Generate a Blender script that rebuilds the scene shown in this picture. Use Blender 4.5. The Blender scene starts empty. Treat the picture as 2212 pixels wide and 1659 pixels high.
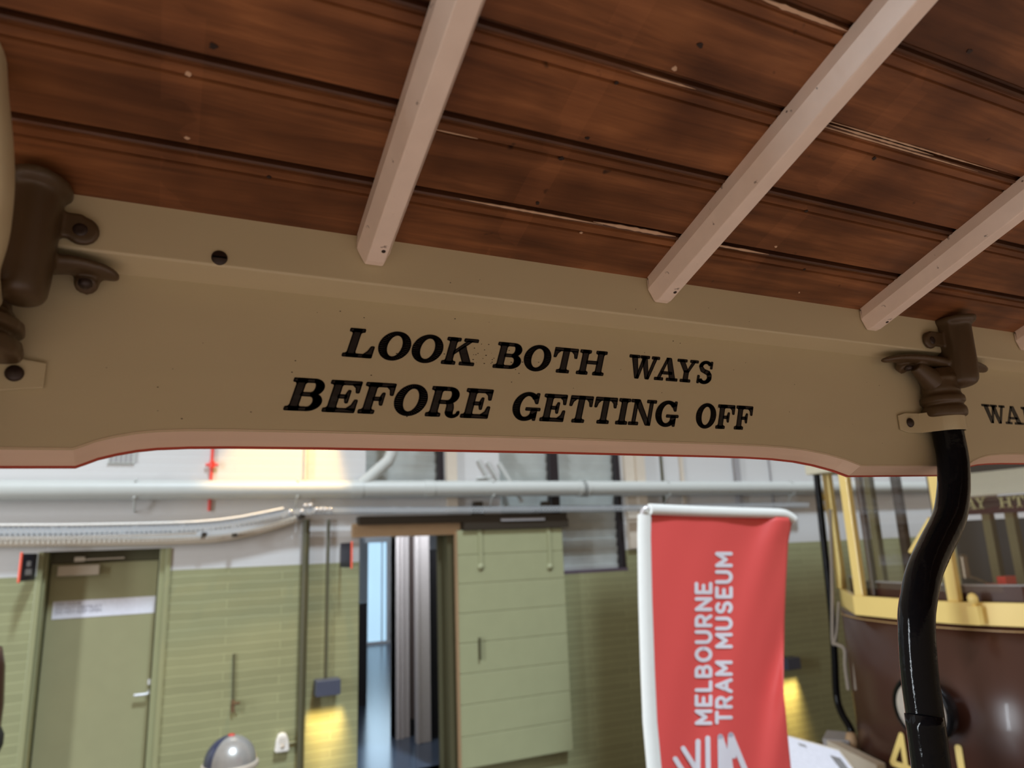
import bpy, math, random
from mathutils import Vector, Matrix, Quaternion
random.seed(7)
SC=bpy.context.scene
COL=SC.collection
FL=-.42                                     # hall floor (the rail pit), below the raised doorway level
EYE=2.15                                    # eye height of the person standing in the open tram, above the hall floor
# ------------------------------------------------------------------ camera solution (photo taken as 2212x1659)
F=1535.0; CX,CY=1106.0,829.5
AX=Vector((3334,220,F)).normalized()
_z=Vector((-266,-6830,F)).normalized()
AZ=(_z-AX*_z.dot(AX)).normalized()
AY=AZ.cross(AX)
if AY.z<0: AY=-AY
def ray(px,py):
    r=Vector((px-CX,py-CY,F)); return Vector((r.dot(AX),r.dot(AY),r.dot(AZ)))
def PY(px,py,Y): r=ray(px,py); v=r*(Y/r.y); v.z+=EYE; return v
def PX(px,py,X): r=ray(px,py); v=r*(X/r.x); v.z+=EYE; return v
def PZ(px,py,Z): r=ray(px,py); v=r*((Z-EYE)/r.z); v.z+=EYE; return v
cam=bpy.data.cameras.new('camera'); co=bpy.data.objects.new('camera',cam); COL.objects.link(co)
cx=Vector((AX.x,AY.x,AZ.x)); cy=-Vector((AX.y,AY.y,AZ.y)); cz=-Vector((AX.z,AY.z,AZ.z))
cx.normalize(); cz=(cz-cx*cz.dot(cx)).normalized(); cy=cz.cross(cx)
M=Matrix((cx,cy,cz)).transposed().to_4x4(); M.translation=Vector((0,0,EYE)); co.matrix_world=M
cam.sensor_fit='HORIZONTAL'; cam.sensor_width=36; cam.lens=F/2212*36
cam.clip_start=.01; cam.clip_end=100
cam.dof.use_dof=True; cam.dof.focus_distance=.66; cam.dof.aperture_fstop=6.6
SC.camera=co
SC.view_settings.view_transform='Standard'; SC.view_settings.look='None'
SC.view_settings.gamma=1; SC.view_settings.exposure=0.0
try: SC.view_settings.use_curve_mapping=False
except Exception: pass
# ------------------------------------------------------------------ materials
MATS={}
def srgb(r,g,b):
    f=lambda c:(c/255/12.92) if c/255<=.04045 else ((c/255+.055)/1.055)**2.4
    return (f(r),f(g),f(b),1)
def newmat(name):
    m=bpy.data.materials.new(name); m.use_nodes=True; nt=m.node_tree
    b=nt.nodes['Principled BSDF']; MATS[name]=m
    return m,nt,b
def N(nt,t,**kw):
    n=nt.nodes.new(t)
    for k,v in kw.items():
        if k in n.inputs.keys() if hasattr(n.inputs,'keys') else False: n.inputs[k].default_value=v
        else: setattr(n,k,v)
    return n
def mat(name,col,rough=.5,metal=0,bump=0,scale=40,var=.12,spots=0,spotcol=(.03,.02,.015,1),coat=0,stretch=(1,1,1)):
    m,nt,b=newmat(name); L=nt.links
    b.inputs['Roughness'].default_value=rough; b.inputs['Metallic'].default_value=metal
    if coat: b.inputs['Coat Weight'].default_value=coat; b.inputs['Coat Roughness'].default_value=.05
    tc=nt.nodes.new('ShaderNodeTexCoord'); mp=nt.nodes.new('ShaderNodeMapping'); mp.inputs['Scale'].default_value=stretch
    L.new(tc.outputs['Object'],mp.inputs[0])
    no=nt.nodes.new('ShaderNodeTexNoise'); no.inputs['Scale'].default_value=scale; no.inputs['Detail'].default_value=6
    L.new(mp.outputs[0],no.inputs['Vector'])
    mx=nt.nodes.new('ShaderNodeMixRGB'); c=Vector(col[:3])
    mx.inputs[1].default_value=(*(c*(1-var)),1); mx.inputs[2].default_value=(*(c*(1+var)),1)
    L.new(no.outputs['Fac'],mx.inputs[0]); out=mx.outputs[0]
    if spots:
        n2=nt.nodes.new('ShaderNodeTexNoise'); n2.inputs['Scale'].default_value=spots; n2.inputs['Detail'].default_value=3
        L.new(tc.outputs['Object'],n2.inputs['Vector'])
        rp=nt.nodes.new('ShaderNodeValToRGB'); rp.color_ramp.elements[0].position=.70; rp.color_ramp.elements[1].position=.745
        L.new(n2.outputs['Fac'],rp.inputs[0])
        m2=nt.nodes.new('ShaderNodeMixRGB'); L.new(rp.outputs[0],m2.inputs[0]); L.new(out,m2.inputs[1]); m2.inputs[2].default_value=spotcol
        out=m2.outputs[0]
    L.new(out,b.inputs['Base Color'])
    if bump:
        bp=nt.nodes.new('ShaderNodeBump'); bp.inputs['Strength'].default_value=bump; bp.inputs['Distance'].default_value=.002
        L.new(no.outputs['Fac'],bp.inputs['Height']); L.new(bp.outputs[0],b.inputs['Normal'])
    return m
def brickmat(name,col,mort,bw,bh,ms=.006,rough=.35,bump=.5,split=None,col2=None,off=0):
    """painted brickwork; paint changes colour at height `split` (world z, object origin at the world's)"""
    m,nt,b=newmat(name); L=nt.links
    tc=nt.nodes.new('ShaderNodeTexCoord'); sp=nt.nodes.new('ShaderNodeSeparateXYZ'); L.new(tc.outputs['Object'],sp.inputs[0])
    cb=nt.nodes.new('ShaderNodeCombineXYZ'); L.new(sp.outputs['X'],cb.inputs['X']); L.new(sp.outputs['Z'],cb.inputs['Y'])
    wob=nt.nodes.new('ShaderNodeTexNoise'); wob.inputs['Scale'].default_value=5; L.new(tc.outputs['Object'],wob.inputs['Vector'])
    vm=nt.nodes.new('ShaderNodeVectorMath'); vm.operation='SCALE'; vm.inputs['Scale'].default_value=.02; L.new(wob.outputs['Color'],vm.inputs[0])
    va=nt.nodes.new('ShaderNodeVectorMath'); va.operation='ADD'; L.new(cb.outputs[0],va.inputs[0]); L.new(vm.outputs[0],va.inputs[1])
    br=nt.nodes.new('ShaderNodeTexBrick'); br.inputs['Scale'].default_value=1; br.inputs['Brick Width'].default_value=bw; br.inputs['Row Height'].default_value=bh
    br.inputs['Mortar Size'].default_value=ms; br.inputs['Mortar Smooth'].default_value=.6
    br.inputs['Color1'].default_value=(1,1,1,1); br.inputs['Color2'].default_value=(.9,.9,.9,1); br.inputs['Mortar'].default_value=mort
    L.new(va.outputs[0],br.inputs['Vector'])
    no=nt.nodes.new('ShaderNodeTexNoise'); no.inputs['Scale'].default_value=2.5; no.inputs['Detail'].default_value=5; L.new(tc.outputs['Object'],no.inputs['Vector'])
    c=Vector(col[:3])
    mx=nt.nodes.new('ShaderNodeMixRGB'); mx.inputs[1].default_value=(*(c*.88),1); mx.inputs[2].default_value=(*(c*1.12),1); L.new(no.outputs['Fac'],mx.inputs[0])
    base=mx.outputs[0]
    mm=nt.nodes.new('ShaderNodeMixRGB'); mm.blend_type='MULTIPLY'; mm.inputs[0].default_value=1; L.new(base,mm.inputs[1]); L.new(br.outputs['Color'],mm.inputs[2]); base=mm.outputs[0]
    if split is not None:
        gt=nt.nodes.new('ShaderNodeMath'); gt.operation='GREATER_THAN'; gt.inputs[1].default_value=split; L.new(sp.outputs['Z'],gt.inputs[0])
        m3=nt.nodes.new('ShaderNodeMixRGB'); L.new(gt.outputs[0],m3.inputs[0]); L.new(base,m3.inputs[1]); m3.inputs[2].default_value=col2; base=m3.outputs[0]
    L.new(base,b.inputs['Base Color']); b.inputs['Roughness'].default_value=rough
    inv=nt.nodes.new('ShaderNodeMath'); inv.operation='SUBTRACT'; inv.inputs[0].default_value=1; L.new(br.outputs['Fac'],inv.inputs[1])
    ad=nt.nodes.new('ShaderNodeMath'); ad.operation='MULTIPLY_ADD'; ad.inputs[1].default_value=.5; L.new(no.outputs['Fac'],ad.inputs[0]); L.new(inv.outputs[0],ad.inputs[2])
    bp=nt.nodes.new('ShaderNodeBump'); bp.inputs['Strength'].default_value=bump; bp.inputs['Distance'].default_value=.01
    L.new(ad.outputs[0],bp.inputs['Height']); L.new(bp.outputs[0],b.inputs['Normal'])
    return m
def woodmat():
    """stained roof boards; object x runs along the boards, object y across them"""
    m,nt,b=newmat('stained_boards'); L=nt.links
    tc=nt.nodes.new('ShaderNodeTexCoord'); sp=nt.nodes.new('ShaderNodeSeparateXYZ'); L.new(tc.outputs['Object'],sp.inputs[0])
    def math_(op,a,bv=None,c=None):
        n=nt.nodes.new('ShaderNodeMath'); n.operation=op
        for i,v in enumerate((a,bv,c)):
            if v is None: continue
            if isinstance(v,(int,float)): n.inputs[i].default_value=v
            else: L.new(v,n.inputs[i])
        return n.outputs[0]
    brd=math_('FLOOR',math_('DIVIDE',math_('ADD',sp.outputs['Y'],BW-JOINT0),BW))
    cb=nt.nodes.new('ShaderNodeCombineXYZ')
    L.new(math_('ADD',math_('MULTIPLY',sp.outputs['X'],3.0),math_('MULTIPLY',brd,7.3)),cb.inputs['X'])
    L.new(math_('MULTIPLY',sp.outputs['Y'],42.0),cb.inputs['Y']); L.new(brd,cb.inputs['Z'])
    n1=nt.nodes.new('ShaderNodeTexNoise'); n1.inputs['Scale'].default_value=1.6; n1.inputs['Detail'].default_value=12; n1.inputs['Roughness'].default_value=.62; n1.inputs['Distortion'].default_value=.5
    L.new(cb.outputs[0],n1.inputs['Vector'])
    rp=nt.nodes.new('ShaderNodeValToRGB'); e=rp.color_ramp.elements
    e[0].position=.28; e[0].color=(.090,.034,.0135,1); e[1].position=.75; e[1].color=(.35,.148,.058,1)
    k=e.new(.52); k.color=(.205,.082,.031,1)
    L.new(n1.outputs['Fac'],rp.inputs[0])
    # broad blotches
    n2=nt.nodes.new('ShaderNodeTexNoise'); n2.inputs['Scale'].default_value=9; n2.inputs['Detail'].default_value=3; L.new(tc.outputs['Object'],n2.inputs['Vector'])
    r2=nt.nodes.new('ShaderNodeValToRGB'); r2.color_ramp.elements[0].position=.35; r2.color_ramp.elements[0].color=(.55,.5,.5,1); r2.color_ramp.elements[1].position=.62; r2.color_ramp.elements[1].color=(1.15,1.1,1.05,1)
    L.new(n2.outputs['Fac'],r2.inputs[0])
    mu=nt.nodes.new('ShaderNodeMixRGB'); mu.blend_type='MULTIPLY'; mu.inputs[0].default_value=1; L.new(rp.outputs[0],mu.inputs[1]); L.new(r2.outputs[0],mu.inputs[2])
    # board to board
    wn=nt.nodes.new('ShaderNodeTexWhiteNoise'); wn.noise_dimensions='1D'; L.new(brd,wn.inputs['W'])
    tone=math_('MULTIPLY_ADD',wn.outputs['Value'],.35,.82)
    mv=nt.nodes.new('ShaderNodeMixRGB'); mv.blend_type='MULTIPLY'; mv.inputs[0].default_value=1; L.new(mu.outputs[0],mv.inputs[1])
    cc=nt.nodes.new('ShaderNodeCombineColor'); [L.new(tone,cc.inputs[i]) for i in range(3)]; L.new(cc.outputs[0],mv.inputs[2])
    # worn paler bars where slats once crossed the boards, every 0.24 m or so
    fr=math_('ABSOLUTE',math_('SUBTRACT',math_('FRACT',math_('DIVIDE',math_('ADD',sp.outputs['X'],.132-.0+.0),.24)),.5))
    n3=nt.nodes.new('ShaderNodeTexNoise'); n3.inputs['Scale'].default_value=14; L.new(tc.outputs['Object'],n3.inputs['Vector'])
    on=math_('GREATER_THAN',n3.outputs['Fac'],.47)
    bar=math_('MULTIPLY',math_('LESS_THAN',fr,.045),on)
    mb=nt.nodes.new('ShaderNodeMixRGB'); mb.blend_type='ADD'; L.new(math_('MULTIPLY',math_('MULTIPLY',bar,n3.outputs['Fac']),.62),mb.inputs[0]); L.new(mv.outputs[0],mb.inputs[1]); mb.inputs[2].default_value=(.09,.035,.016,1)
    # fine dirt flecks
    n4=nt.nodes.new('ShaderNodeTexNoise'); n4.inputs['Scale'].default_value=60; n4.inputs['Detail'].default_value=2; L.new(tc.outputs['Object'],n4.inputs['Vector'])
    r4=nt.nodes.new('ShaderNodeValToRGB'); r4.color_ramp.elements[0].position=.72; r4.color_ramp.elements[1].position=.8; L.new(n4.outputs['Fac'],r4.inputs[0])
    md=nt.nodes.new('ShaderNodeMixRGB'); L.new(r4.outputs[0],md.inputs[0]); L.new(mb.outputs[0],md.inputs[1]); md.inputs[2].default_value=(.02,.008,.004,1)
    # old varnish and grime gathered along the joints
    jf=math_('ABSOLUTE',math_('SUBTRACT',math_('FRACT',math_('DIVIDE',math_('ADD',sp.outputs['Y'],BW*1.5-JOINT0+.0022),BW)),.5))
    c5=nt.nodes.new('ShaderNodeCombineXYZ'); L.new(math_('MULTIPLY',sp.outputs['X'],16.0),c5.inputs['X']); L.new(brd,c5.inputs['Y'])
    n5=nt.nodes.new('ShaderNodeTexNoise'); n5.inputs['Scale'].default_value=1; n5.inputs['Detail'].default_value=5; L.new(c5.outputs[0],n5.inputs['Vector'])
    wd=math_('MULTIPLY',n5.outputs['Fac'],.13)
    g5=nt.nodes.new('ShaderNodeMapRange'); L.new(math_('SUBTRACT',wd,jf),g5.inputs[0]); g5.inputs['From Min'].default_value=-.01; g5.inputs['From Max'].default_value=.05; g5.inputs['To Max'].default_value=.62
    m5=nt.nodes.new('ShaderNodeMixRGB'); L.new(g5.outputs[0],m5.inputs[0]); L.new(md.outputs[0],m5.inputs[1]); m5.inputs[2].default_value=(.030,.012,.006,1)
    L.new(m5.outputs[0],b.inputs['Base Color'])
    b.inputs['Roughness'].default_value=.42; b.inputs['Specular IOR Level'].default_value=.35
    bp=nt.nodes.new('ShaderNodeBump'); bp.inputs['Strength'].default_value=.12; bp.inputs['Distance'].default_value=.001
    L.new(n1.outputs['Fac'],bp.inputs['Height']); L.new(bp.outputs[0],b.inputs['Normal'])
    return m
def emit(name,col,s):
    m,nt,b=newmat(name); b.inputs['Base Color'].default_value=col; b.inputs['Emission Color'].default_value=col; b.inputs['Emission Strength'].default_value=s; return m
def glass(name,alpha=.2,rough=.02,tint=(1,1,1,1)):
    m,nt,b=newmat(name); L=nt.links
    tr=nt.nodes.new('ShaderNodeBsdfTransparent'); tr.inputs[0].default_value=tint
    gl=nt.nodes.new('ShaderNodeBsdfGlossy'); gl.inputs['Roughness'].default_value=rough
    mx=nt.nodes.new('ShaderNodeMixShader'); mx.inputs[0].default_value=alpha
    L.new(tr.outputs[0],mx.inputs[1]); L.new(gl.outputs[0],mx.inputs[2]); L.new(mx.outputs[0],nt.nodes['Material Output'].inputs[0])
    return m
# ------------------------------------------------------------------ mesh helpers
def tag(o,label=None,cat=None,group=None,kind=None):
    if label: o['label']=label
    if cat: o['category']=cat
    if group: o['group']=group
    if kind: o['kind']=kind
    return o
def empty(name,loc,label,cat,group=None):
    o=bpy.data.objects.new(name,None); COL.objects.link(o); o.location=loc; o.empty_display_size=.05
    return tag(o,label,cat,group)
def wloc(o):
    v=Vector(o.location); p=o.parent
    while p: v+=Vector(p.location); p=p.parent
    return v
class MB:
    def __init__(s): s.v=[]; s.f=[]; s.smooth=[]
    def add(s,vs,fs,sm=False):
        n=len(s.v); s.v+= [Vector(v) for v in vs]; s.f+=[[i+n for i in f] for f in fs]; s.smooth+=[sm]*len(fs); return s
    def box(s,a,b):
        x0,y0,z0=a; x1,y1,z1=b
        if x0>x1:x0,x1=x1,x0
        if y0>y1:y0,y1=y1,y0
        if z0>z1:z0,z1=z1,z0
        return s.add([(x0,y0,z0),(x1,y0,z0),(x1,y1,z0),(x0,y1,z0),(x0,y0,z1),(x1,y0,z1),(x1,y1,z1),(x0,y1,z1)],
            [(0,3,2,1),(4,5,6,7),(0,1,5,4),(1,2,6,5),(2,3,7,6),(3,0,4,7)])
    def obox(s,c,ax,ay,az):      # oriented box: centre and half-axes
        c=Vector(c); vs=[]
        for k in (-1,1):
            for i,j in ((-1,-1),(1,-1),(1,1),(-1,1)): vs.append(c+ax*i+ay*j+az*k)
        return s.add(vs,[(0,3,2,1),(4,5,6,7),(0,1,5,4),(1,2,6,5),(2,3,7,6),(3,0,4,7)])
    def prism(s,poly,d0,d1,frame):   # polygon (a,b) list; frame(a,b,d)->point
        n=len(poly); vs=[frame(a,b,d0) for a,b in poly]+[frame(a,b,d1) for a,b in poly]
        fs=[tuple(range(n)),tuple(range(2*n-1,n-1,-1))]+[(i,i+n,(i+1)%n+n,(i+1)%n) for i in range(n)]
        return s.add(vs,fs)
    def tube(s,pts,r,n=16,ry=None,cap=True,up=None):
        pts=[Vector(p) for p in pts]; rs=r if isinstance(r,(list,tuple)) else [r]*len(pts)
        rys=ry if isinstance(ry,(list,tuple)) else ([ry]*len(pts) if ry else rs)
        t0=(pts[1]-pts[0]).normalized()
        u=Vector(up) if up else (Vector((1,0,0)) if abs(t0.x)<.8 else Vector((0,0,1)))
        vs=[]
        for i,p in enumerate(pts):
            t=((pts[min(i+1,len(pts)-1)]-pts[max(i-1,0)])).normalized()
            u=(u-t*u.dot(t)).normalized(); w=t.cross(u)
            for k in range(n):
                a=2*math.pi*k/n; vs.append(p+u*(math.cos(a)*rs[i])+w*(math.sin(a)*rys[i]))
        fs=[]
        for i in range(len(pts)-1):
            for k in range(n):
                fs.append((i*n+k,i*n+(k+1)%n,(i+1)*n+(k+1)%n,(i+1)*n+k))
        s.add(vs,fs,True)
        if cap:
            s.add(vs[:n],[tuple(range(n-1,-1,-1))]); s.add(vs[-n:],[tuple(range(n))])
        return s
    def lathe(s,c,axis,prof,n=24,smooth=True):   # prof: (r,h) along axis
        c=Vector(c); ax=Vector(axis).normalized(); u=ax.orthogonal().normalized(); w=ax.cross(u); vs=[]
        for r,h in prof:
            for k in range(n):
                a=2*math.pi*k/n; vs.append(c+ax*h+(u*math.cos(a)+w*math.sin(a))*r)
        fs=[(i*n+k,i*n+(k+1)%n,(i+1)*n+(k+1)%n,(i+1)*n+k) for i in range(len(prof)-1) for k in range(n)]
        s.add(vs,fs,smooth); 
        if prof[0][0]>1e-6: s.add(vs[:n],[tuple(range(n-1,-1,-1))])
        if prof[-1][0]>1e-6: s.add(vs[-n:],[tuple(range(n))])
        return s
    def build(s,name,m,parent=None,label=None,bevel=0,subsurf=0,origin=None,merge=False,remesh=0,seg=2):
        off=wloc(parent) if parent else (Vector(origin) if origin is not None else Vector((0,0,0)))
        me=bpy.data.meshes.new(name); me.from_pydata([v-off for v in s.v],[],s.f)
        me.polygons.foreach_set('use_smooth',s.smooth); me.update()
        import bmesh
        bm=bmesh.new(); bm.from_mesh(me)
        if merge: bmesh.ops.remove_doubles(bm,verts=bm.verts,dist=1e-5)
        bmesh.ops.recalc_face_normals(bm,faces=bm.faces); bm.to_mesh(me); bm.free()
        o=bpy.data.objects.new(name,me); COL.objects.link(o); me.materials.append(MATS[m] if isinstance(m,str) else m)
        if parent: o.parent=parent
        else: o.location=off
        if remesh:
            md=o.modifiers.new('r','REMESH'); md.mode='VOXEL'; md.voxel_size=remesh; md.use_smooth_shade=True
            sm=o.modifiers.new('s','SMOOTH'); sm.iterations=8; sm.factor=.6
        if bevel:
            md=o.modifiers.new('b','BEVEL'); md.width=bevel; md.segments=seg; md.limit_method='ANGLE'; md.angle_limit=math.radians(35)
        if subsurf:
            md=o.modifiers.new('s','SUBSURF'); md.levels=subsurf; md.render_levels=subsurf
        if label: o['label']=label
        return o
def spline(pts,n=8):
    pts=[Vector(p) for p in pts]; out=[]
    for i in range(len(pts)-1):
        p0=pts[max(i-1,0)];p1=pts[i];p2=pts[i+1];p3=pts[min(i+2,len(pts)-1)]
        for k in range(n):
            t=k/n; out.append(.5*((2*p1)+(p2-p0)*t+(2*p0-5*p1+4*p2-p3)*t*t+(3*p1-p0-3*p2+p3)*t**3))
    out.append(pts[-1]); return out
# ------------------------------------------------------------------ slab-serif alphabet (cap height 1)
def R(x0,y0,x1,y1): return [(x0,y0),(x1,y0),(x1,y1),(x0,y1)]
def arc(cx_,cy_,rx,ry,th,tv,a0,a1,n=22):
    out=[]; 
    for i in range(n):
        qa=[]
        for k in (i,i+1):
            a=math.radians(a0+(a1-a0)*k/n); c,s=math.cos(a),math.sin(a)
            qa.append(((cx_+rx*c,cy_+ry*s),(cx_+(rx-th)*c,cy_+(ry-tv)*s)))
        out.append([qa[0][0],qa[1][0],qa[1][1],qa[0][1]])
    return out
def fil(x,y,dx,dy): return [(x,y),(x+dx,y),(x+dx*.35,y+dy*.35),(x,y+dy)]
S_=.10
def stem(x,w=.2): return [R(x,0,x+w,1)]
def ser(x,w=.2,top=True,bot=True,o=.1,o2=None):
    o2=o if o2 is None else o2; out=[]
    if bot: out+=[R(x-o,0,x+w+o2,S_),fil(x,S_,-.06,.07),fil(x+w,S_,.06,.07)]
    if top: out+=[R(x-o,1-S_,x+w+o2,1),fil(x,1-S_,-.06,-.07),fil(x+w,1-S_,.06,-.07)]
    return out
GL={}
GL['L']=(.86,stem(.12)+ser(.12,.2)+[R(.12,0,.80,S_),[(.80,0),(.80,.40),(.72,.40),(.66,.22),(.56,S_),(.56,0)]])
GL['O']=(.92,arc(.46,.5,.44,.52,.22,.115,0,360,44))
GL['K']=(1.0,stem(.12)+ser(.12,.2,o=.1,o2=.1)+[[(.30,.36),(.30,.50),(.66,.93),(.80,.93)],[(.44,.56),(.60,.74),(.90,.06),(.66,.06)],R(.54,1-S_,.96,1),R(.56,0,1.0,S_)])
GL['B']=(.90,stem(.12)+ser(.12,.2,o2=.02)+[R(.12,1-.105,.55,1),R(.3,.46,.55,.56),R(.12,0,.55,.105)]+arc(.54,.735,.27,.265,.20,.105,-90,90)+arc(.54,.28,.32,.28,.21,.105,-90,90))
GL['T']=(.88,stem(.34)+ser(.34,.2,top=False,o=.11)+[R(.04,1-.11,.84,1),[(.04,.9),(.04,.62),(.11,.62),(.15,.78),(.26,.9)],[(.84,.9),(.84,.62),(.77,.62),(.73,.78),(.62,.9)]])
GL['H']=(1.0,stem(.12)+stem(.68)+ser(.12,.2,o=.1,o2=.08)+ser(.68,.2,o=.08,o2=.1)+[R(.3,.45,.7,.56)])
GL['W']=(1.32,[[(.10,.95),(.32,.95),(.50,0),(.36,0)],[(.58,.95),(.70,.95),(.50,0),(.40,0)],[(.52,.95),(.74,.95),(.94,0),(.80,0)],[(1.06,.95),(1.18,.95),(.94,0),(.84,0)],R(0,1-S_,.42,1),R(.47,1-S_,.84,1),R(.96,1-S_,1.28,1)])
GL['A']=(1.0,[[(.10,.05),(.22,.05),(.50,.98),(.42,1.0)],[(.40,1.0),(.60,1.0),(.90,.05),(.66,.05)],R(.26,.28,.72,.38),R(0,0,.36,S_),R(.52,0,1.0,S_)])
GL['Y']=(.92,[R(.36,0,.56,.5),[(.08,.95),(.30,.95),(.56,.44),(.36,.44)],[(.70,.95),(.82,.95),(.56,.44),(.46,.44)],R(0,1-S_,.42,1),R(.58,1-S_,.94,1),R(.24,0,.68,S_)])
GL['S']=(.78,arc(.40,.75,.30,.27,.15,.11,25,180)+arc(.40,.27,.32,.29,.18,.12,-155,0)+
   [[(.10,.75),(.25,.75),(.40,.60),(.36,.46),(.20,.54)],[(.36,.46),(.40,.62),(.60,.56),(.66,.44),(.54,.38)],[(.54,.28),(.72,.28),(.70,.42),(.60,.54),(.50,.42)],R(.62,.68,.70,1.0),R(.08,0,.16,.34)])
GL['E']=(.88,stem(.12)+ser(.12,.2,o2=0)+[R(.12,1-.11,.80,1),R(.12,0,.82,.11),R(.3,.45,.52,.55),[(.80,.95),(.80,.64),(.73,.64),(.69,.8),(.58,.9)],[(.82,.05),(.82,.40),(.75,.40),(.70,.22),(.58,.1)],[(.52,.3),(.58,.3),(.58,.7),(.52,.7),(.48,.56),(.48,.44)]])
GL['F']=(.84,stem(.12)+ser(.12,.2)+[R(.12,1-.11,.80,1),R(.3,.43,.52,.53),[(.80,.95),(.80,.62),(.73,.62),(.69,.8),(.58,.9)],[(.52,.28),(.58,.28),(.58,.68),(.52,.68),(.48,.54),(.48,.42)]])
GL['R']=(.98,stem(.12)+ser(.12,.2)+[R(.12,1-.105,.55,1),R(.3,.44,.55,.54)]+arc(.54,.72,.29,.28,.20,.105,-90,90)+[[(.50,.54),(.62,.54),(.72,.45),(.76,.30),(.76,.1),(.56,.12),(.56,.36)]]+arc(.78,.16,.22,.19,.20,.12,180,270,8)+arc(.76,.14,.2,.17,.07,.09,-90,20,10))
GL['G']=(.96,arc(.47,.5,.45,.52,.22,.115,42,360-40,36)+[[(.74,1),(.82,1),(.82,.62),(.75,.62),(.66,.80)],R(.46,.36,.94,.45),R(.64,.1,.84,.40),[(.76,0),(.84,0),(.84,.3),(.70,.2)]])
GL['I']=(.46,stem(.13)+ser(.13,.2,o=.11))
GL['N']=(.98,[R(.14,.05,.26,1),R(.74,.0,.86,.95),[(.10,1),(.32,1),(.86,0),(.68,0)],R(.02,0,.38,S_),R(.62,1-S_,.98,1),R(.0,1-S_,.3,1)])
KERN={'WA':-.15,'AY':-.13,'YS':-.03,'FO':-.0,'LO':-.0,'TT':-.0}
def kern(t,i): return KERN.get(t[i:i+2],0)
def slab_width(t): return sum(GL[c][0]+.03+kern(t,i) for i,c in enumerate(t))-.03
def slab_text(mb,t,x0,x1,h,frame,d0,d1,slant=0,bold=.0):
    k=(x1-x0)/slab_width(t)*1.0; x=x0
    for ci,c in enumerate(t):
        w,ps=GL[c]
        for p in ps:
            q=[(x+a*k+slant*b*h,b*h) for a,b in p]; mb.prism(q,d0,d1,frame)
            if bold:      # thicken every stroke evenly
                for (xa,ya),(xb,yb) in zip(q,q[1:]+q[:1]):
                    L_=math.hypot(xb-xa,yb-ya)
                    if L_<1e-7: continue
                    nx,ny=-(yb-ya)/L_*bold*h,(xb-xa)/L_*bold*h
                    mb.prism([(xa+nx,ya+ny),(xa-nx,ya-ny),(xb-nx,yb-ny),(xb+nx,yb+ny)],d0,d1,frame)
        x+=(w+.03+kern(t,ci))*k
# rounded stroke alphabet (height 1)
def ell(cx_,cy_,rx,ry,a0,a1,n=12): return [(cx_+rx*math.cos(math.radians(a0+(a1-a0)*i/n)),cy_+ry*math.sin(math.radians(a0+(a1-a0)*i/n))) for i in range(n+1)]
ST={'M':(.98,[[(0,0),(0,1),(.4,.35),(.8,1),(.8,0)]]),'E':(.76,[[(.58,1),(0,1),(0,0),(.58,0)],[(0,.5),(.46,.5)]]),'L':(.70,[[(0,1),(0,0),(.54,0)]]),
 'B':(.82,[[(0,0),(0,1),(.32,1)]+ell(.34,.76,.24,.24,90,-90)+[(0,.52)],[(.3,.52)]+ell(.36,.26,.27,.26,90,-90)+[(0,0)]]),
 'O':(.98,[ell(.4,.5,.4,.5,0,360,24)]),'U':(.88,[[(0,1),(0,.36)]+ell(.34,.36,.34,.36,180,360)+[(.68,1)]]),
 'R':(.84,[[(0,0),(0,1),(.32,1)]+ell(.34,.72,.27,.28,90,-90)+[(0,.44)],[(.34,.44),(.62,0)]]),'N':(.90,[[(0,0),(0,1),(.7,0),(.7,1)]]),
 'T':(.80,[[(-.02,1),(.66,1)],[(.32,1),(.32,0)]]),'A':(.90,[[(-.02,0),(.36,1),(.74,0)],[(.12,.32),(.60,.32)]]),
 'S':(.80,[ell(.3,.75,.28,.25,30,270,14)+ell(.3,.25,.30,.25,90,-150,14)]),' ':(.42,[]),
 '4':(.8,[[(.5,0),(.5,1),(0,.3),(.66,.3)]]),'1':(.4,[[(.1,0),(.1,1)]]),'2':(.8,[ell(.3,.7,.3,.3,170,-30,12)+[(0,0),(.64,0)]])}
def stroke(mb,path,w,fr,cap=True):
    pts=[Vector((a,b)) for a,b in path]
    for a,b in zip(pts[:-1],pts[1:]):
        d=(b-a)
        if d.length<1e-9: continue
        n=Vector((-d.y,d.x)).normalized()*w/2
        mb.prism([tuple(a+n),tuple(a-n),tuple(b-n),tuple(b+n)],0,1,fr)
    for p in pts:
        mb.prism([(p.x+w/2*math.cos(2*math.pi*k/12),p.y+w/2*math.sin(2*math.pi*k/12)) for k in range(12)],0,1,fr)
def stroke_text(mb,t,w,fr,sc=1):
    x=0
    for c in t:
        a,ps=ST[c]
        for p in ps: stroke(mb,[((x+u)*sc,v*sc) for u,v in p],w*sc,fr)
        x+=a+.12
def stroke_width(t): return sum(ST[c][0]+.24 for c in t)-.24-.18
def font_obj(name,body,size,parent,loc,rot,m,lines=1.0):
    cu=bpy.data.curves.new(name,'FONT'); cu.body=body; cu.size=size; cu.extrude=.0006; cu.space_line=lines
    t=bpy.data.objects.new('tmp',cu); COL.objects.link(t); bpy.context.view_layer.update()
    me=bpy.data.meshes.new_from_object(t.evaluated_get(bpy.context.evaluated_depsgraph_get())); bpy.data.objects.remove(t)
    me.transform(rot.to_matrix().to_4x4()); me.materials.clear(); me.materials.append(MATS[m]); me.name=name
    o=bpy.data.objects.new(name,me); COL.objects.link(o); o.parent=parent; o.location=Vector(loc)-wloc(parent); return o
UPR=Quaternion((1,0,0),math.pi/2)     # text standing up facing -Y
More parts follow.
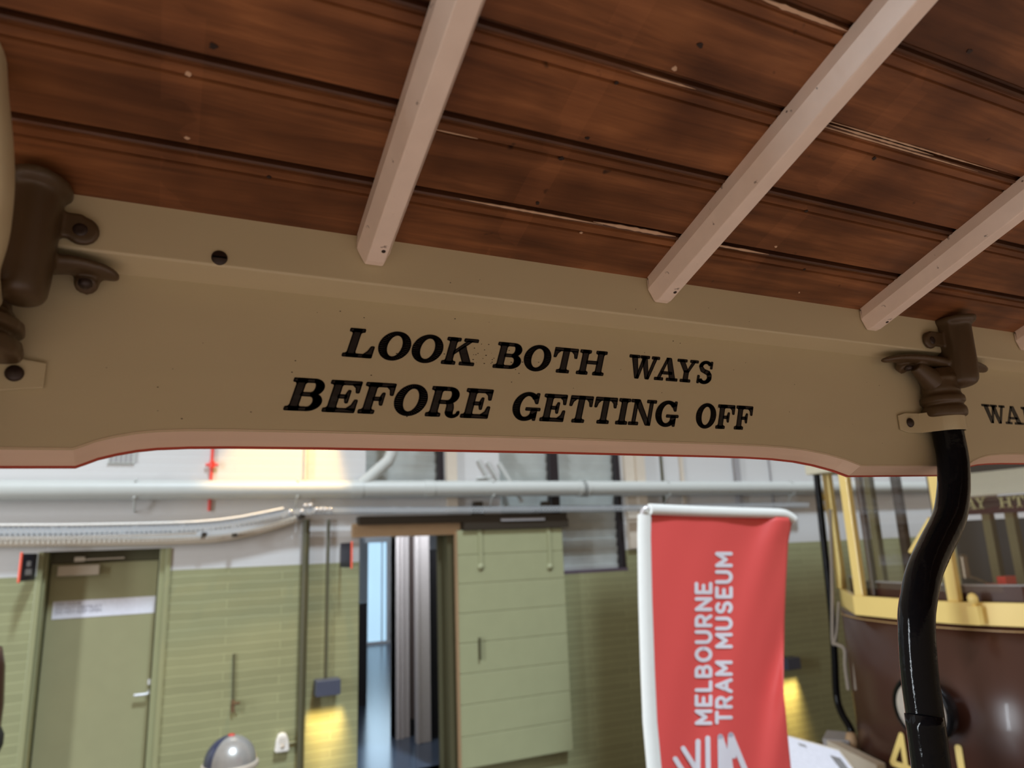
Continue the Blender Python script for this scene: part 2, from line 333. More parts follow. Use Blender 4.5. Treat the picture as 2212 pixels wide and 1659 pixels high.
# ================================================================== FOREGROUND: the open tram we stand in
BW=.0655; JOINT0=.056; SL=.36; Z0=EYE+.232; Y0=.5
CANG=math.atan(SL)
cream=srgb(205,180,140)
mat('cream_paint',(.56,.485,.31,1),rough=.42,bump=.10,scale=25,var=.06,spots=0,spotcol=(.10,.07,.045,1),stretch=(.3,1,1))
mat('cream_paint_rib',(.88,.74,.64,1),rough=.33,bump=.25,scale=60,var=.08,spots=95,spotcol=(.14,.09,.06,1))
mat('cream_edge',(.72,.54,.41,1),rough=.5,bump=.35,scale=30,var=.10,stretch=(.25,3,3))
mat('black_lettering',(.012,.011,.011,1),rough=.32,bump=.35,scale=60,var=.3,stretch=(.12,1,1.5))
mat('brown_bracket_paint',(.075,.045,.020,1),rough=.40,bump=.35,scale=22,var=.22,spots=40,spotcol=(.10,.07,.05,1))
mat('black_gloss',(.004,.004,.005,1),rough=.09,coat=0,bump=.22,scale=90,var=.1); MATS['black_gloss'].node_tree.nodes['Principled BSDF'].inputs['Specular IOR Level'].default_value=.13
mat('screw_metal',(.035,.022,.018,1),rough=.4,metal=.3)
mat('red_paint',(.45,.06,.035,1),rough=.5)
mat('putty',(.62,.42,.28,1),rough=.7,bump=.3)
woodmat()
XL,XR=-.55,1.75
# --- ceiling boards (one continuous lining)
mb=MB(); prof=[]; d=-.03
prof.append((-.06,0))
k=-1
while JOINT0+BW*k < 1.9:
    j=JOINT0+BW*k; b_=j-.0145
    if b_>-.05: prof+=[(b_-.0013,0),(b_-.0004,.0022),(b_+.0005,.0022),(b_+.0013,0)]
    if b_>-.05: prof+=[(j-.0078,0),(j-.0070,.0020),(j-.0062,.0020),(j-.0054,.0003),(j-.0038,-.0002),(j-.0024,.0006),(j-.0016,.0050),(j+.0006,.0050),(j+.0012,.0016),(j+.0026,.0)]
    k+=1
prof.append((1.95,0))
def roof_h(dd): return -max(0,dd-.42)**2*.28      # beyond arm's reach the roof flattens to its crown
n=len(prof)
vs=[(x,p[0],p[1]+roof_h(p[0])) for x in (XL-1.2,XR+1.2) for p in prof]
mb.add(vs,[(i,i+1,n+i+1,n+i) for i in range(n-1)])
top=[(x,p[0],.02+roof_h(p[0])) for x in (XL-1.2,XR+1.2) for p in prof]
mb.add(top,[(i,n+i,n+i+1,i+1) for i in range(n-1)])
mb.add([vs[0],vs[n],top[n],top[0]],[(0,1,2,3)]); mb.add([vs[n-1],vs[2*n-1],top[2*n-1],top[n-1]],[(0,1,2,3)])
ceil=mb.build('ceiling','stained_boards'); tag(ceil,'stained brown tongue-and-groove boards lining the tram roof','ceiling',kind='structure')
# local y -> down the slope toward the viewer and up; local z -> outward (up)
cdir=Vector((0,-math.cos(CANG),math.sin(CANG))); cup=Vector((0,math.sin(CANG),math.cos(CANG)))
R3=Matrix((Vector((1,0,0)),cdir,cup)).transposed().to_4x4(); R3.translation=Vector((0,Y0,Z0)); ceil.matrix_world=R3
def RF(x,d_,h=0): return Vector((x,Y0,Z0))+cdir*d_+cup*(h+roof_h(d_))
# nail heads, some stopped with pale putty
def roofnail(x,d_,r,kind):
    b2=MB()
    pts=[(x+r*(1+.35*random.uniform(-1,1))*math.cos(a)*1.25,d_+r*(1+.3*random.uniform(-1,1))*math.sin(a)) for a in [i*math.pi/5 for i in range(10)]]
    b2.prism(pts,.0002,-.0006,lambda a,b_,dd:RF(a,b_,dd))
    off=Vector((x,0,0))
    o=b2.build('nail_head','putty' if kind else 'screw_metal',None)
    o.parent=ceil; o.matrix_parent_inverse=R3.inverted()
    o['label']='nail hole stopped with pale putty' if kind else 'dark rusty nail head'
for x,d_,r,kd in [(-.009,.109,.0016,1),(-.008,.063,.0012,1),(.043,.043,.0011,0),(.003,.130,.0018,0),(.276,.193,.0016,1),(.283,.212,.0018,0),(.243,.173,.0014,0),(.245,.128,.0013,0),(.235,.107,.0016,0),(.236,.063,.0014,0),(.286,.041,.001,1),(.479,.264,.0018,0),(.488,.170,.0016,0),(.473,.108,.0013,0),(.477,.064,.0011,1),(.532,.043,.0011,0),(.554,.012,.0009,1)]:
    roofnail(x,d_,r,kd)
# dribbles of cream paint that have run into the board joints
def dribble(x0,x1,d_,w):
    b2=MB(); m_=int((x1-x0)/.004); up=[];dn=[]
    for i in range(m_+1):
        x=x0+(x1-x0)*i/m_; e=min(1,4*min(i,m_-i)/m_); ww=w*e*(.65+.5*random.random())
        up.append((x,d_+ww/2)); dn.append((x,d_-ww/2))
    for i in range(m_): b2.prism([dn[i],dn[i+1],up[i+1],up[i]],.0003,-.0005,lambda a,b_,dd:RF(a,b_,dd))
    o=b2.build('paint_dribble','putty',None); o.parent=ceil; o.matrix_parent_inverse=R3.inverted(); o['label']='pale paint run along a board joint'
dribble(.176,.3,.0535,.0018); dribble(.29,.372,.0548,.0034); dribble(.395,.478,.0535,.0022); dribble(.300,.378,.249,.003); dribble(.247,.30,.1835,.0012)
dribble(.408,.60,.1835,.0012); dribble(.41,.62,.1885,.0012); dribble(.42,.54,.186,.0016)
dribble(.135,.17,.108,.0008)
# --- ribs across the roof
def rib(x,label,bow=0):
    e=empty('roof_rib',RF(x,.0),label,'rib','cream roof ribs of the tram')
    sec=[(-.0128,.0008),(-.0128,-.0105),(-.0068,-.0235),(.0068,-.0235),(.0128,-.0105),(.0128,.0008)]
    b2=MB(); rows=[]
    for i,dd in enumerate([-.008,-.006,0,.02,.06,.12,.2,.3,.42,.55,.7,.9,1.1,1.4,1.8]):
        sc=1.0; up=0
        rows.append([RF(x+a,dd,h*(1 if i>1 else (.80 if i==0 else .94))) for a,h in sec])
    # the foot butts against the cant rail: cut it square to the rail's face
    for r_ in (0,1,2):
        for q,v in enumerate(rows[r_]):
            if v.y>Y0-.0005 or r_==0: v.y=Y0-.0005 if r_==0 else min(v.y,Y0-.002*(3-r_)*.5)
    vs=[v for r_ in rows for v in r_]; m_=len(sec)
    fs=[(i*m_+k,i*m_+(k+1)%m_,(i+1)*m_+(k+1)%m_,(i+1)*m_+k) for i in range(len(rows)-1) for k in range(m_)]
    fs+=[tuple(range(m_)),tuple(range(len(vs)-1,len(vs)-1-m_,-1))]
    b2.add(vs,fs); b2.build('timber','cream_paint_rib',e,bevel=.0012)
    n_=MB(); c=RF(x+.003,.012,-.0236); n_.lathe(c,-cup,[(0,0),(.0016,0),(.0014,.0005),(0,.0006)],10); n_.build('nail','screw_metal',e)
    return e
rib(.1240,'cream chamfered roof rib, leftmost of the three long ribs over the lettering')
rib(.389,'cream chamfered roof rib meeting the rail above the words BOTH WAYS')
rib(.665,'cream chamfered roof rib, third from the left, ending just left of the brown pole bracket')
rib(.936,'cream roof rib at the far right edge, only its foot showing')
# --- cant rail + letterboard
LBY=.524
def fr_xz(Y): return lambda a,b_,d_: Vector((a,Y+d_,EYE+b_))
board=empty('letterboard',(.35,.53,EYE+.13),'long cream scalloped board lettered in black LOOK BOTH WAYS BEFORE GETTING OFF','board')
X0,X1=-1.2,2.6
b2=MB()
# rail with chamfered underside
prof=[(.5,.262),(.5,.1957),(.5012,.1945),(LBY,.1895),(.545,.190),(.545,.262)]
vs=[Vector((x,p[0],EYE+p[1])) for x in (X0,X1) for p in prof]; m_=len(prof)
b2.add(vs,[(i,(i+1)%m_,(i+1)%m_+m_,i+m_) for i in range(m_)]+[tuple(range(m_)),tuple(range(2*m_-1,m_-1,-1))])
b2.build('cant_rail','cream_paint',board,'plain upper rail with a chamfered lower edge',bevel=.0008)
# lower edge outline: flats at the posts, long shallow scallops between
arch=[(-.0618,.0685),(-.056,.0710),(-.0494,.0740),(-.0387,.0772),(-.027,.0798),(-.0147,.0815),(.005,.0828),(.0313,.0836),(.0945,.0843),(.2032,.0848),(.3,.0850),(.3931,.0848),(.4716,.0847),(.51,.0843),(.5447,.0833),(.575,.0812),(.601,.0778),(.6289,.0725),(.6509,.0665)]
PER=.640-(-.062)+.178          # one bay
edge=[]
def bay(off): return [(x+off,z) for x,z in arch]
edge=[(X0,.0685)]
for o_ in (-PER*1.0,0,.888,.888*2):
    for x,z in bay(o_):
        if X0<x<X1: edge.append((x,z))
edge.append((X1,.0685)); edge=sorted(set(edge))
b2=MB()
for (xa,za),(xb,zb) in zip(edge[:-1],edge[1:]):
    b2.add([Vector((xa,LBY,EYE+za)),Vector((xb,LBY,EYE+zb)),Vector((xb,LBY,EYE+.192)),Vector((xa,LBY,EYE+.192)),
            Vector((xa,LBY+.018,EYE+za)),Vector((xb,LBY+.018,EYE+zb)),Vector((xb,LBY+.018,EYE+.192)),Vector((xa,LBY+.018,EYE+.192))],[(0,1,2,3),(4,7,6,5)])
b2.build('panel','cream_paint',board,merge=True)
# edging strip: bevelled underside
b2=MB()
for (xa,za),(xb,zb) in zip(edge[:-1],edge[1:]):
    q=lambda x,z:[Vector((x,LBY-.0004,EYE+z+.0012)),Vector((x,LBY+.0012,EYE+z)),Vector((x,LBY+.0165,EYE+z-.0082)),Vector((x,LBY+.0185,EYE+z-.0078)),Vector((x,LBY+.0185,EYE+z+.004))]
    A=q(xa,za);B=q(xb,zb); b2.add(A+B,[(i,i+1,i+6,i+5) for i in range(4)],False)
b2.build('edging','cream_edge',board,'paler bevelled wooden edging along the scallops',merge=True)
b2=MB()
for (xa,za),(xb,zb) in zip(edge[:-1],edge[1:]):
    q=lambda x,z:[Vector((x,LBY+.0172,EYE+z-.0096)),Vector((x,LBY+.0205,EYE+z-.0096)),Vector((x,LBY+.0205,EYE+z+.10)),Vector((x,LBY+.0172,EYE+z+.10))]
    A=q(xa,za);B=q(xb,zb); b2.add(A+B,[(0,1,5,4),(1,2,6,5),(2,3,7,6),(3,0,4,7)],False)
b2.build('outer_skin','red_paint',board,'thin red-painted outer face showing as a line',merge=True)
# lettering
SLT=.30
def lx(px,py): return PY(px,py,LBY)
b2=MB(); fr=fr_xz(LBY)
def word(t,a,b_,z0,h):
    b3=MB(); xa=lx(*a).x; xb=lx(*b_).x
    g=lambda p,q,d_: Vector((p,LBY-.0003+d_,EYE+z0+q))
    slab_text(b3,t,xa,xb,h,g,0,.0004,SLT,.021)
    o=b3.build('lettering','black_lettering',board); o['label']='painted black serif word '+t
word('LOOK',(737,768),(1022,790),.1437,.0224)
word('BOTH',(1063,796),(1303,811),.1437,.0222)
word('WAYS',(1352,815),(1537,830),.1437,.0218)
word('BEFORE',(611,882),(1056,902),.1004,.0238)
word('GETTING',(1100,898),(1462,920),.1004,.0232)
word('OFF',(1499,918),(1622,927),.1004,.0230)
# countersunk screw on the rail
sc_=MB(); c=PY(474,557,.5); sc_.lathe(c,(0,-1,0),[(.0053,-.001),(.0053,.0004),(.0047,.0012),(0,.0016)],24)
o=sc_.build('screw','screw_metal',board)
sl=MB(); sl.box(c+Vector((-.0046,-.0019,-.0006)),c+Vector((.0046,-.0012,.0006))); sl.build('slot','black_gloss',o)
# tiny chips and flecks in the paint
fl=MB()
for i in range(90):
    x=random.uniform(-.05,.8); z=random.uniform(.09,.185) if random.random()<.8 else random.uniform(.2,.23)
    if random.random()<.35: x=random.gauss(.225,.02); z=random.gauss(.150,.006)
    Yf=LBY if z<.19 else .5
    r=random.uniform(.00025,.0007); 
    if z>.235 or z<.088: continue
    fl.prism([(x+r*random.uniform(.6,1.6)*math.cos(a),z+r*.6*math.sin(a)) for a in [j*math.pi/3 for j in range(6)]],-.00015,.0001,fr_xz(Yf))
o=fl.build('paint_chips','screw_metal',board,'dark flecks where the paint has chipped'); o['kind']='stuff'
# next bay's board: second notice
b3=MB(); xa=PY(2127,912,LBY).x
slab_text(b3,'WAIT',xa,xa+.125,.0225,lambda p,q,d_:Vector((p,LBY-.0003+d_,EYE+.1215+q)),0,.0004,.0,.015)
o=b3.build('lettering','black_lettering',board); o['label']='painted black serif word WAIT, cut by the right edge'
# --- brackets
def bracket(label,xt,xp,wing_l,wing_r,ear_l,ear_r,collar_r,collar_zs,left):
    e=empty('pole_bracket',(xt,.49,EYE+.18),label,'bracket','brown cast brackets holding the poles')
    b3=MB(); 
    # rounded barrel leaning back to the roof
    base=Vector((xt,.492,EYE+.158)); topp=RF(xt+.004,.006,-.001)+Vector((0,-.002,0))
    ax=(topp-base)
    pts=[];rx=[];ry=[]
    for t,k in [(-.075,.30),(-.06,.58),(-.03,.84),(.02,.97),(.1,1),(.3,1.02),(.6,1.0),(.8,.98),(.93,1.0)]:
        pts.append(base+ax*t); rx.append(.0142*k); ry.append(.0205*k)
    b3.tube(pts,rx,24,ry=ry,up=(1,0,0))
    # flange ring under the roof
    b3.tube([topp+(-ax.normalized())*.009,topp-ax.normalized()*.006,topp-ax.normalized()*.001],[.0150,.0178,.0182],24,ry=[.0222,.0262,.0268],up=(1,0,0))
    # back plate and ears on the rail
    b3.box((xt-.012,.485,EYE+.192),(xt+.012,.4995,EYE+.226))
    for sgn,L_ in ((1,ear_r),(-1,ear_l)):
        if L_<=0: continue
        ex=xt+sgn*(L_-.009); 
        b3.lathe((ex,.4995,EYE+.2062),(0,-1,0),[(.0098,0),(.0098,.003),(.0085,.0048),(.0,.0052)],20)
        b3.obox(((ex+xt)/2,.497,EYE+.2085),Vector(((abs(ex-xt))/2,0,0)),Vector((0,.0028,0)),Vector((0,0,.0085)))
    # lower wings: leaf shaped flanges under the rail, each with a lug
    for sgn,L_ in ((1,wing_r),(-1,wing_l)):
        if L_<=0: continue
        pth=[Vector((xt,.500,EYE+.180)),Vector((xt+sgn*L_*.4,.506,EYE+.1855)),Vector((xt+sgn*L_*.75,.509,EYE+.1850)),Vector((xt+sgn*L_,.511,EYE+.1815))]
        b3.tube(spline(pth,4),[.0125,.0122,.0119,.0116,.0113,.011,.0106,.010,.0096,.009,.0078,.0055,.0025],12,ry=[.0085,.0075,.0065,.0058,.0055,.0052,.005,.0047,.0044,.004,.0035,.0028,.0015],up=(0,-1,0))
        if xt>0: b3.tube([(xt+sgn*L_*.50,.508,EYE+.178),(xp+sgn*.010,.506,EYE+.160)],[.007,.014],12)
        b3.tube([(xt+sgn*L_*.62,.517,EYE+.181),(xt+sgn*L_*.62,.512,EYE+.174)],[.008,.007],12)
    o=b3.build('casting','brown_bracket_paint',e,remesh=.0011)
    # collar that holds the pole
    b4=MB(); zt=collar_zs
    py_=.507
    b4.tube([(xt*.8+xp*.2,.499,EYE+.172),(xp,py_,EYE+.160),(xp,py_,EYE+.150)],[.014,collar_r*.86,collar_r*.88],20)
    b4.lathe((xp,py_,EYE),(0,0,1),[(collar_r*.82,zt-.004),(collar_r*.97,zt-.003),(collar_r,zt+.002),(collar_r*.97,zt+.007),(collar_r*.86,zt+.009),(collar_r*.86,zt+.011),(collar_r*.99,zt+.013),(collar_r*.98,zt+.019),(collar_r*.84,zt+.022),(collar_r*.80,zt+.034),(collar_r*.9,zt+.040),(collar_r*.6,zt+.052)],24)
    b4.build('collar','brown_bracket_paint',e,'ribbed ring of the casting around the pole',remesh=.0011)
    for sgn,L_ in ((1,wing_r),(-1,wing_l)):
        if L_<=0: continue
        s_=MB(); s_.lathe((xt+sgn*L_*.62,.509,EYE+.176),(0,-.35,-1),[(.0042,0),(.0042,.002),(.0030,.0036),(0,.004)],14); s_.build('screw','screw_metal',e)
    for sgn,L_ in ((1,ear_r),(-1,ear_l)):
        if L_<=0: continue
        s_=MB(); s_.lathe((xt+sgn*(L_-.010),.4948,EYE+.2058),(0,-1,0),[(.0045,0),(.0042,.0008),(.002,.0011),(0,.0008)],14); s_.build('screw','screw_metal',e)
    return e
bracket('dark brown cast bracket with a rounded barrel at the left end of the lettered board',-.0935,-.138,.060,.050,.036,.037,.047,.125,True)
bracket('dark brown cast bracket gripping the top of the black pole at the right',.790,.776,.098,.082,.042,.036,.0232,.124,False)
# --- straps
def strap(label,xp,rightside):
    e=empty('pole_strap',(xp,.51,EYE+.117),label,'clamp','cream straps clamping the poles to the board')
    r=.0170; yc=.507; z0,z1=EYE+.1045,EYE+.1265
    pts=[(-.057,LBY-.0008),(-.045,LBY-.0010),(-.034,LBY-.0012),(-.024,LBY-.003)]+[(r*1.02*math.cos(math.radians(a)),yc-LBY+LBY+ (r*1.02)*-math.sin(math.radians(a))) for a in range(165,14,-10)]+[(.024,LBY-.003),(.034,LBY-.0012),(.057,LBY-.0008)]
    b3=MB(); vs=[];m_=0
    P_=[Vector((xp+a,b_,0)) for a,b_ in pts]
    rows=[]
    for i,p in enumerate(P_):
        t=(P_[min(i+1,len(P_)-1)]-P_[max(i-1,0)]).normalized(); nn=Vector((t.y,-t.x,0))
        if nn.y>0: nn=-nn
        ztop,zb=z1,z0
        if i in (0,len(P_)-1): ztop-=.003; zb+=.003
        row=[]
        for k,(off,z) in enumerate(((0,zb),(-.0,ztop))): row.append(Vector((p.x,p.y,z)))
        row+= [Vector((p.x,p.y,ztop))+nn*.0017,Vector((p.x,p.y,zb))+nn*.0017]
        rows.append(row)
    vs=[v for r_ in rows for v in r_]
    fs=[(i*4+k,i*4+(k+1)%4,(i+1)*4+(k+1)%4,(i+1)*4+k) for i in range(len(rows)-1) for k in range(4)]+[(0,1,2,3),tuple(len(vs)-1-k for k in range(4))]
    b3.add(vs,fs); b3.build('band','cream_paint',e,bevel=.0004)
    for sx in (-.041,.041):
        s_=MB(); s_.lathe((xp+sx,LBY-.0028,EYE+.1155),(0,-1,0),[(.0052,-.001),(.0052,.0012),(.0040,.0026),(0,.003)],16); s=s_.build('screw','screw_metal',e)
    return e
strap('cream metal strap screwed over the left pole, its end and one dark screw showing',-.138,True)
strap('cream metal strap holding the black pole against the board',.776,False)
# --- poles
def pole(label,pts,r=.0158,mt='black_gloss'):
    b3=MB(); c=spline(pts,8); b3.tube(c,r,28)
    o=b3.build('grab_pole',mt,origin=c[-1]); return tag(o,label,'pole','black grab poles along the tram side')
pp=[Vector((.776,.507,EYE+.130)),Vector((.776,.507,EYE+.105)),Vector((.776,.5065,EYE+.078))]
# centre line below the board, read along the pole's edges; it cranks inward toward the step
def pc(pxl,pyl,pxr,pyr,Y): a=PY(pxl,pyl,Y); b_=PY(pxr,pyr,Y); return (a+b_)/2
for (a,b_,c_,Y) in [((2024,2095),1020,1020,.505),((2021,2096),1065,1065,.502),((2006,2092),1120,1120,.496),((1975,2065),1180,1180,.489),((1956,2036),1235,1235,.482),((1947,2021),1290,1290,.478),((1945,2013),1345,1345,.476),((1950,2020),1450,1450,.476),((1961,2035),1550,1550,.476),((1975,2048),1659,1659,.476)]:
    pp.append(pc(a[0],b_,a[1],c_,Y))
v=pp[-1]-pp[-2]; pp.append(pp[-1]+v*1); pp.append(Vector((pp[-1].x,pp[-1].y+.02,.9))); pp.append(Vector((pp[-1].x,pp[-1].y,.262)))
pole('glossy black cranked grab pole dropping from the right bracket in front of the maroon tram',pp)
lp=[Vector((-.138,.507,EYE+.16)),Vector((-.138,.507,EYE+.08))]
for q in pp[3:]: lp.append(Vector((q.x-.776-.138,q.y,q.z)))
pole('black grab pole beyond the left edge below the left bracket',lp)
# curved cream hoop at the extreme left
b3=MB(); c=[PY(-24,20,.405),PY(-14,90,.41),PY(-8,190,.415),PY(2,290,.42),PY(6,380,.425),PY(2,450,.43),PY(-8,520,.435),PY(-30,610,.455),Vector((PY(-40,660,.49).x,.523,PY(-40,660,.49).z))]
b3.tube(spline(c,6),.0050,20,ry=.012); o=b3.build('bow_hoop','cream_paint',origin=c[3]); tag(o,'curved cream hoop bulging in from the left edge beside the brown bracket','hoop')
mat('deck_boards',(.84,.62,.52,1),rough=.5,bump=.2,scale=6,var=.15,stretch=(.2,4,1))
b2=MB(); b2.box((-2.6,-1.75,.56),(3.2,.30,.62)); tag(b2.build('deck','deck_boards'),'wooden floor of the open tram','floor',kind='structure')
b2=MB(); b2.box((-3.2,.34,.20),(3.8,.66,.262)); tag(b2.build('step_board','deck_boards'),'running step board below the tram side','floor',kind='structure')
# ================================================================== HALL
W=7.2
mat('white_wall',srgb(225,225,225),rough=.6)
GRN=(.295,.30,.165,1)
brickmat('painted_brick',GRN,(1.42,1.42,1.42,1),.95,.0765,.0035,rough=.33,bump=.32,split=EYE-.115,col2=(.60,.60,.60,1))  # mortar lines tinted lighter: glossy highlights on the joints put into the colour
mat('green_paint',GRN,rough=.35,bump=.1,scale=8,var=.05)
mat('green_door',(.30,.29,.165,1),rough=.4,bump=.05,scale=8,var=.05)
mat('block_paint',(.335,.345,.20,1),rough=.5,bump=.1,scale=6,var=.06)
mat('dark_steel',(.03,.022,.014,1),rough=.5)
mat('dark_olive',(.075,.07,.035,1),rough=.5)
mat('grey_concrete',(.14,.115,.09,1),rough=.35,bump=.1,scale=6,var=.2)
mat('blue_vinyl',(.055,.075,.11,1),rough=.22,bump=.03,scale=3,var=.15)
mat('pipe_paint',(.50,.52,.50,1),rough=.4,bump=.05,scale=10,var=.04)
mat('beige_paint',(.60,.53,.44,1),rough=.5,var=.05,scale=12)
mat('timber_beige',(.42,.28,.16,1),rough=.6,bump=.2,scale=8,var=.15,stretch=(1,8,8))
mat('galvanised',(.50,.55,.60,1),rough=.4,metal=.35,var=.12,scale=60)
mat('red_pipe',(.75,.055,.035,1),rough=.35)
mat('orange_red',(.92,.13,.07,1),rough=.5)
mat('navy',(.012,.013,.028,1),rough=.35)
mat('slate_box',(.065,.075,.115,1),rough=.4)
mat('grey_mark',(.32,.31,.32,1),rough=.6)
mat('white_plastic',(.82,.80,.76,1),rough=.35)
mat('white_sign',(.72,.72,.80,1),rough=.4)
mat('sign_ink',(.30,.30,.36,1),rough=.6)
mat('chrome',(.80,.82,.88,1),rough=.2,metal=.5)
mat('steel_grey',(.50,.50,.49,1),rough=.28,metal=.45)
mat('mauve_grey',(.20,.16,.15,1),rough=.5)
mat('louvre',(.62,.66,.64,1),rough=.3,metal=.2,var=.2,scale=5)
mat('purple_sill',(.10,.075,.10,1),rough=.5)
mat('black_frame',(.014,.010,.014,1),rough=.4)
mat('inner_white',(.62,.60,.60,1),rough=.6)
mat('flag_red',(.80,.098,.095,1),rough=.5,var=.04,scale=3)
mat('flag_white',(.85,.90,.90,1),rough=.6,var=.03)
mat('flag_print',(.82,.82,.92,1),rough=.6,var=.02)
mat('tram_yellow',(.95,.74,.27,1),rough=.35,coat=.1,var=.04,scale=4)
mat('tram_cream',(.80,.76,.60,1),rough=.4,var=.05)
mat('tram_maroon',(.058,.021,.014,1),rough=.3,coat=.08,var=.08,scale=4)
mat('tram_brown',(.075,.045,.030,1),rough=.4)
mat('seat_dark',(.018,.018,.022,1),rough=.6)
mat('gold_line',(.55,.36,.16,1),rough=.4)
mat('olive_post',(.16,.13,.05,1),rough=.5)
mat('rope_grey',(.30,.26,.22,1),rough=.8,bump=.5,scale=120)
mat('lens',(.55,.50,.45,1),rough=.15,coat=1)
mat('photo_grey',(.22,.21,.21,1),rough=.5,var=.4,scale=30)
mat('rust',(.13,.07,.03,1),rough=.8)
mat('bronze',(.16,.12,.08,1),rough=.3,metal=.6)
mat('bin_navy',(.045,.055,.13,1),rough=.3,coat=.5)
emit('daylight_pane',(.50,.74,.92,1),.8)
glass('tram_glass',.10)
def X_(px,py,Y=W): return PY(px,py,Y).x
def Z_(px,py,Y=W): return PY(px,py,Y).z
def wallrects(mb,x0,x1,z0,z1,holes,ya,yb):
    xs=sorted({x0,x1,*[h[0] for h in holes],*[h[1] for h in holes]}); zs=sorted({z0,z1,*[h[2] for h in holes],*[h[3] for h in holes]})
    inh=lambda x,z:any(h[0]<x<h[1] and h[2]<z<h[3] for h in holes)
    solid=lambda i,j: 0<=i<len(xs)-1 and 0<=j<len(zs)-1 and not inh((xs[i]+xs[i+1])/2,(zs[j]+zs[j+1])/2)
    for i in range(len(xs)-1):
        for j in range(len(zs)-1):
            if not solid(i,j): continue
            a,b_,c,d_=xs[i],xs[i+1],zs[j],zs[j+1]
            mb.add([(a,ya,c),(b_,ya,c),(b_,ya,d_),(a,ya,d_)],[(0,1,2,3)]); mb.add([(a,yb,c),(b_,yb,c),(b_,yb,d_),(a,yb,d_)],[(3,2,1,0)])
            if not solid(i-1,j): mb.add([(a,ya,c),(a,yb,c),(a,yb,d_),(a,ya,d_)],[(0,1,2,3)])
            if not solid(i+1,j): mb.add([(b_,ya,c),(b_,yb,c),(b_,yb,d_),(b_,ya,d_)],[(3,2,1,0)])
            if not solid(i,j-1): mb.add([(a,ya,c),(b_,ya,c),(b_,yb,c),(a,yb,c)],[(3,2,1,0)])
            if not solid(i,j+1): mb.add([(a,ya,d_),(b_,ya,d_),(b_,yb,d_),(a,yb,d_)],[(0,1,2,3)])
dx0,dx1=X_(88,1190),X_(368,1187); dzt=Z_(230,1188)
ox0,ox1=X_(775,1300),X_(987,1300); ozt=Z_(880,1158)
w1=(X_(790,1000),X_(961,1000),EYE+.60,EYE+1.45); w2=(X_(1080,1060),X_(1345,1060),Z_(1300,1236),EYE+1.45)
holes=[(dx0,dx1,0,dzt),(ox0,ox1,0,ozt),w1,w2]
b2=MB(); wallrects(b2,-5,15,FL-.1,4.6,holes,W,W+.28); tag(b2.build('wall_back','painted_brick'),'brick wall painted olive green below and white above','wall',kind='structure')
b2=MB(); b2.box((-6,-6,FL-.1),(16,W,FL)); tag(b2.build('floor','grey_concrete'),'grey concrete hall floor','floor',kind='structure')
# room beyond the doorway
b2=MB(); b2.box((-1,W+.281,-.1),(9,19.5,0)); b2.box((ox0,W+.002,-.1),(ox1,W+.281,0)); b2.build('floor_inner','blue_vinyl')['kind']='structure'
b2=MB(); b2.box((-1,19.3,0),(9,19.5,3)); b2.build('wall_far','inner_white')['kind']='structure'
b2=MB(); b2.box((8.8,W+.3,0),(9,19.3,3)); b2.build('wall_right','inner_white')['kind']='structure'
b2=MB(); b2.box((-1,W+.3,0),(-.8,19.3,3)); b2.build('wall_left','inner_white')['kind']='structure'
b2=MB(); b2.box((-1,W+.3,3),(9,19.5,3.1)); b2.build('ceiling_inner','inner_white')['kind']='structure'
# bright window of the inner room, seen through the doorway
# --- fire door (door_1) with frame
D=empty('door_1',(dx0,W,0),'olive green fire door with a white notice, closed, left in the brick wall','door'); D['kind']='structure'
DY=W+.20
lx0,lx1=X_(108,1222,DY),X_(343,1210,DY); lzt=Z_(225,1214,DY)
b2=MB(); b2.box((lx0+.01,DY,.01),(lx1,DY+.045,lzt)); b2.build('leaf','green_door',D,bevel=.003)
b2=MB(); fw=.0
b2.box((dx0,W+.04,0),(lx0,W+.26,dzt)); b2.box((lx1+.01,W+.02,0),(dx1,W+.26,dzt));  b2.box((dx0-.012,W-.014,0),(dx0+.03,W+.01,dzt-.002)); b2.box((dx1-.03,W-.014,0),(dx1+.012,W+.01,dzt-.002))
b2.build('frame','green_paint',D,bevel=.004)
b2=MB(); b2.box((lx0,DY-.02,lzt+.005),(lx1+.01,W+.26,dzt)); b2.build('frame_head','dark_olive',D)  # shade under the tray and trunking put into the head's dark colour
b2=MB(); b2.box((lx0-.02,DY+.046,0),(lx1+.03,DY+.052,lzt+.02)); b2.build('seal','dark_steel',D)
yb_=DY
b2=MB(); b2.box((X_(126,1230,yb_),yb_-.06,Z_(170,1243,yb_)),(X_(216,1230,yb_),yb_,Z_(170,1221,yb_))); cl=b2.build('door_closer','beige_paint',D,'beige door closer box',bevel=.006)
b2=MB(); b2.obox((X_(225,1207,yb_),yb_-.055,Z_(225,1207,yb_)),Vector((.16,.02,.002)),Vector((0,.008,0)),Vector((0,0,.006))); b2.box((X_(163,1207,yb_),yb_-.075,Z_(172,1213,yb_)),(X_(185,1207,yb_),yb_-.04,Z_(172,1203,yb_))); b2.build('arm','beige_paint',cl)
sx0,sx1=X_(114,1310,yb_),X_(335,1305,yb_); sz0,sz1=Z_(114,1338,yb_),Z_(114,1300,yb_)
b2=MB(); b2.box((sx0,yb_-.004,sz0),(sx1,yb_,sz1)); ns=b2.build('notice','white_sign',D,'white notice strip FIRE DOOR DO NOT OBSTRUCT DO NOT KEEP OPEN')
font_obj('lettering','FIRE DOOR\nDO NOT OBSTRUCT\nDO NOT KEEP OPEN',.037,ns,(sx0+.02,yb_-.006,sz1-.036),UPR,'sign_ink',.92)
b2=MB(); h0=PY(323,1478,yb_); h1=PY(290,1498,yb_); h2=PY(318,1497,yb_)
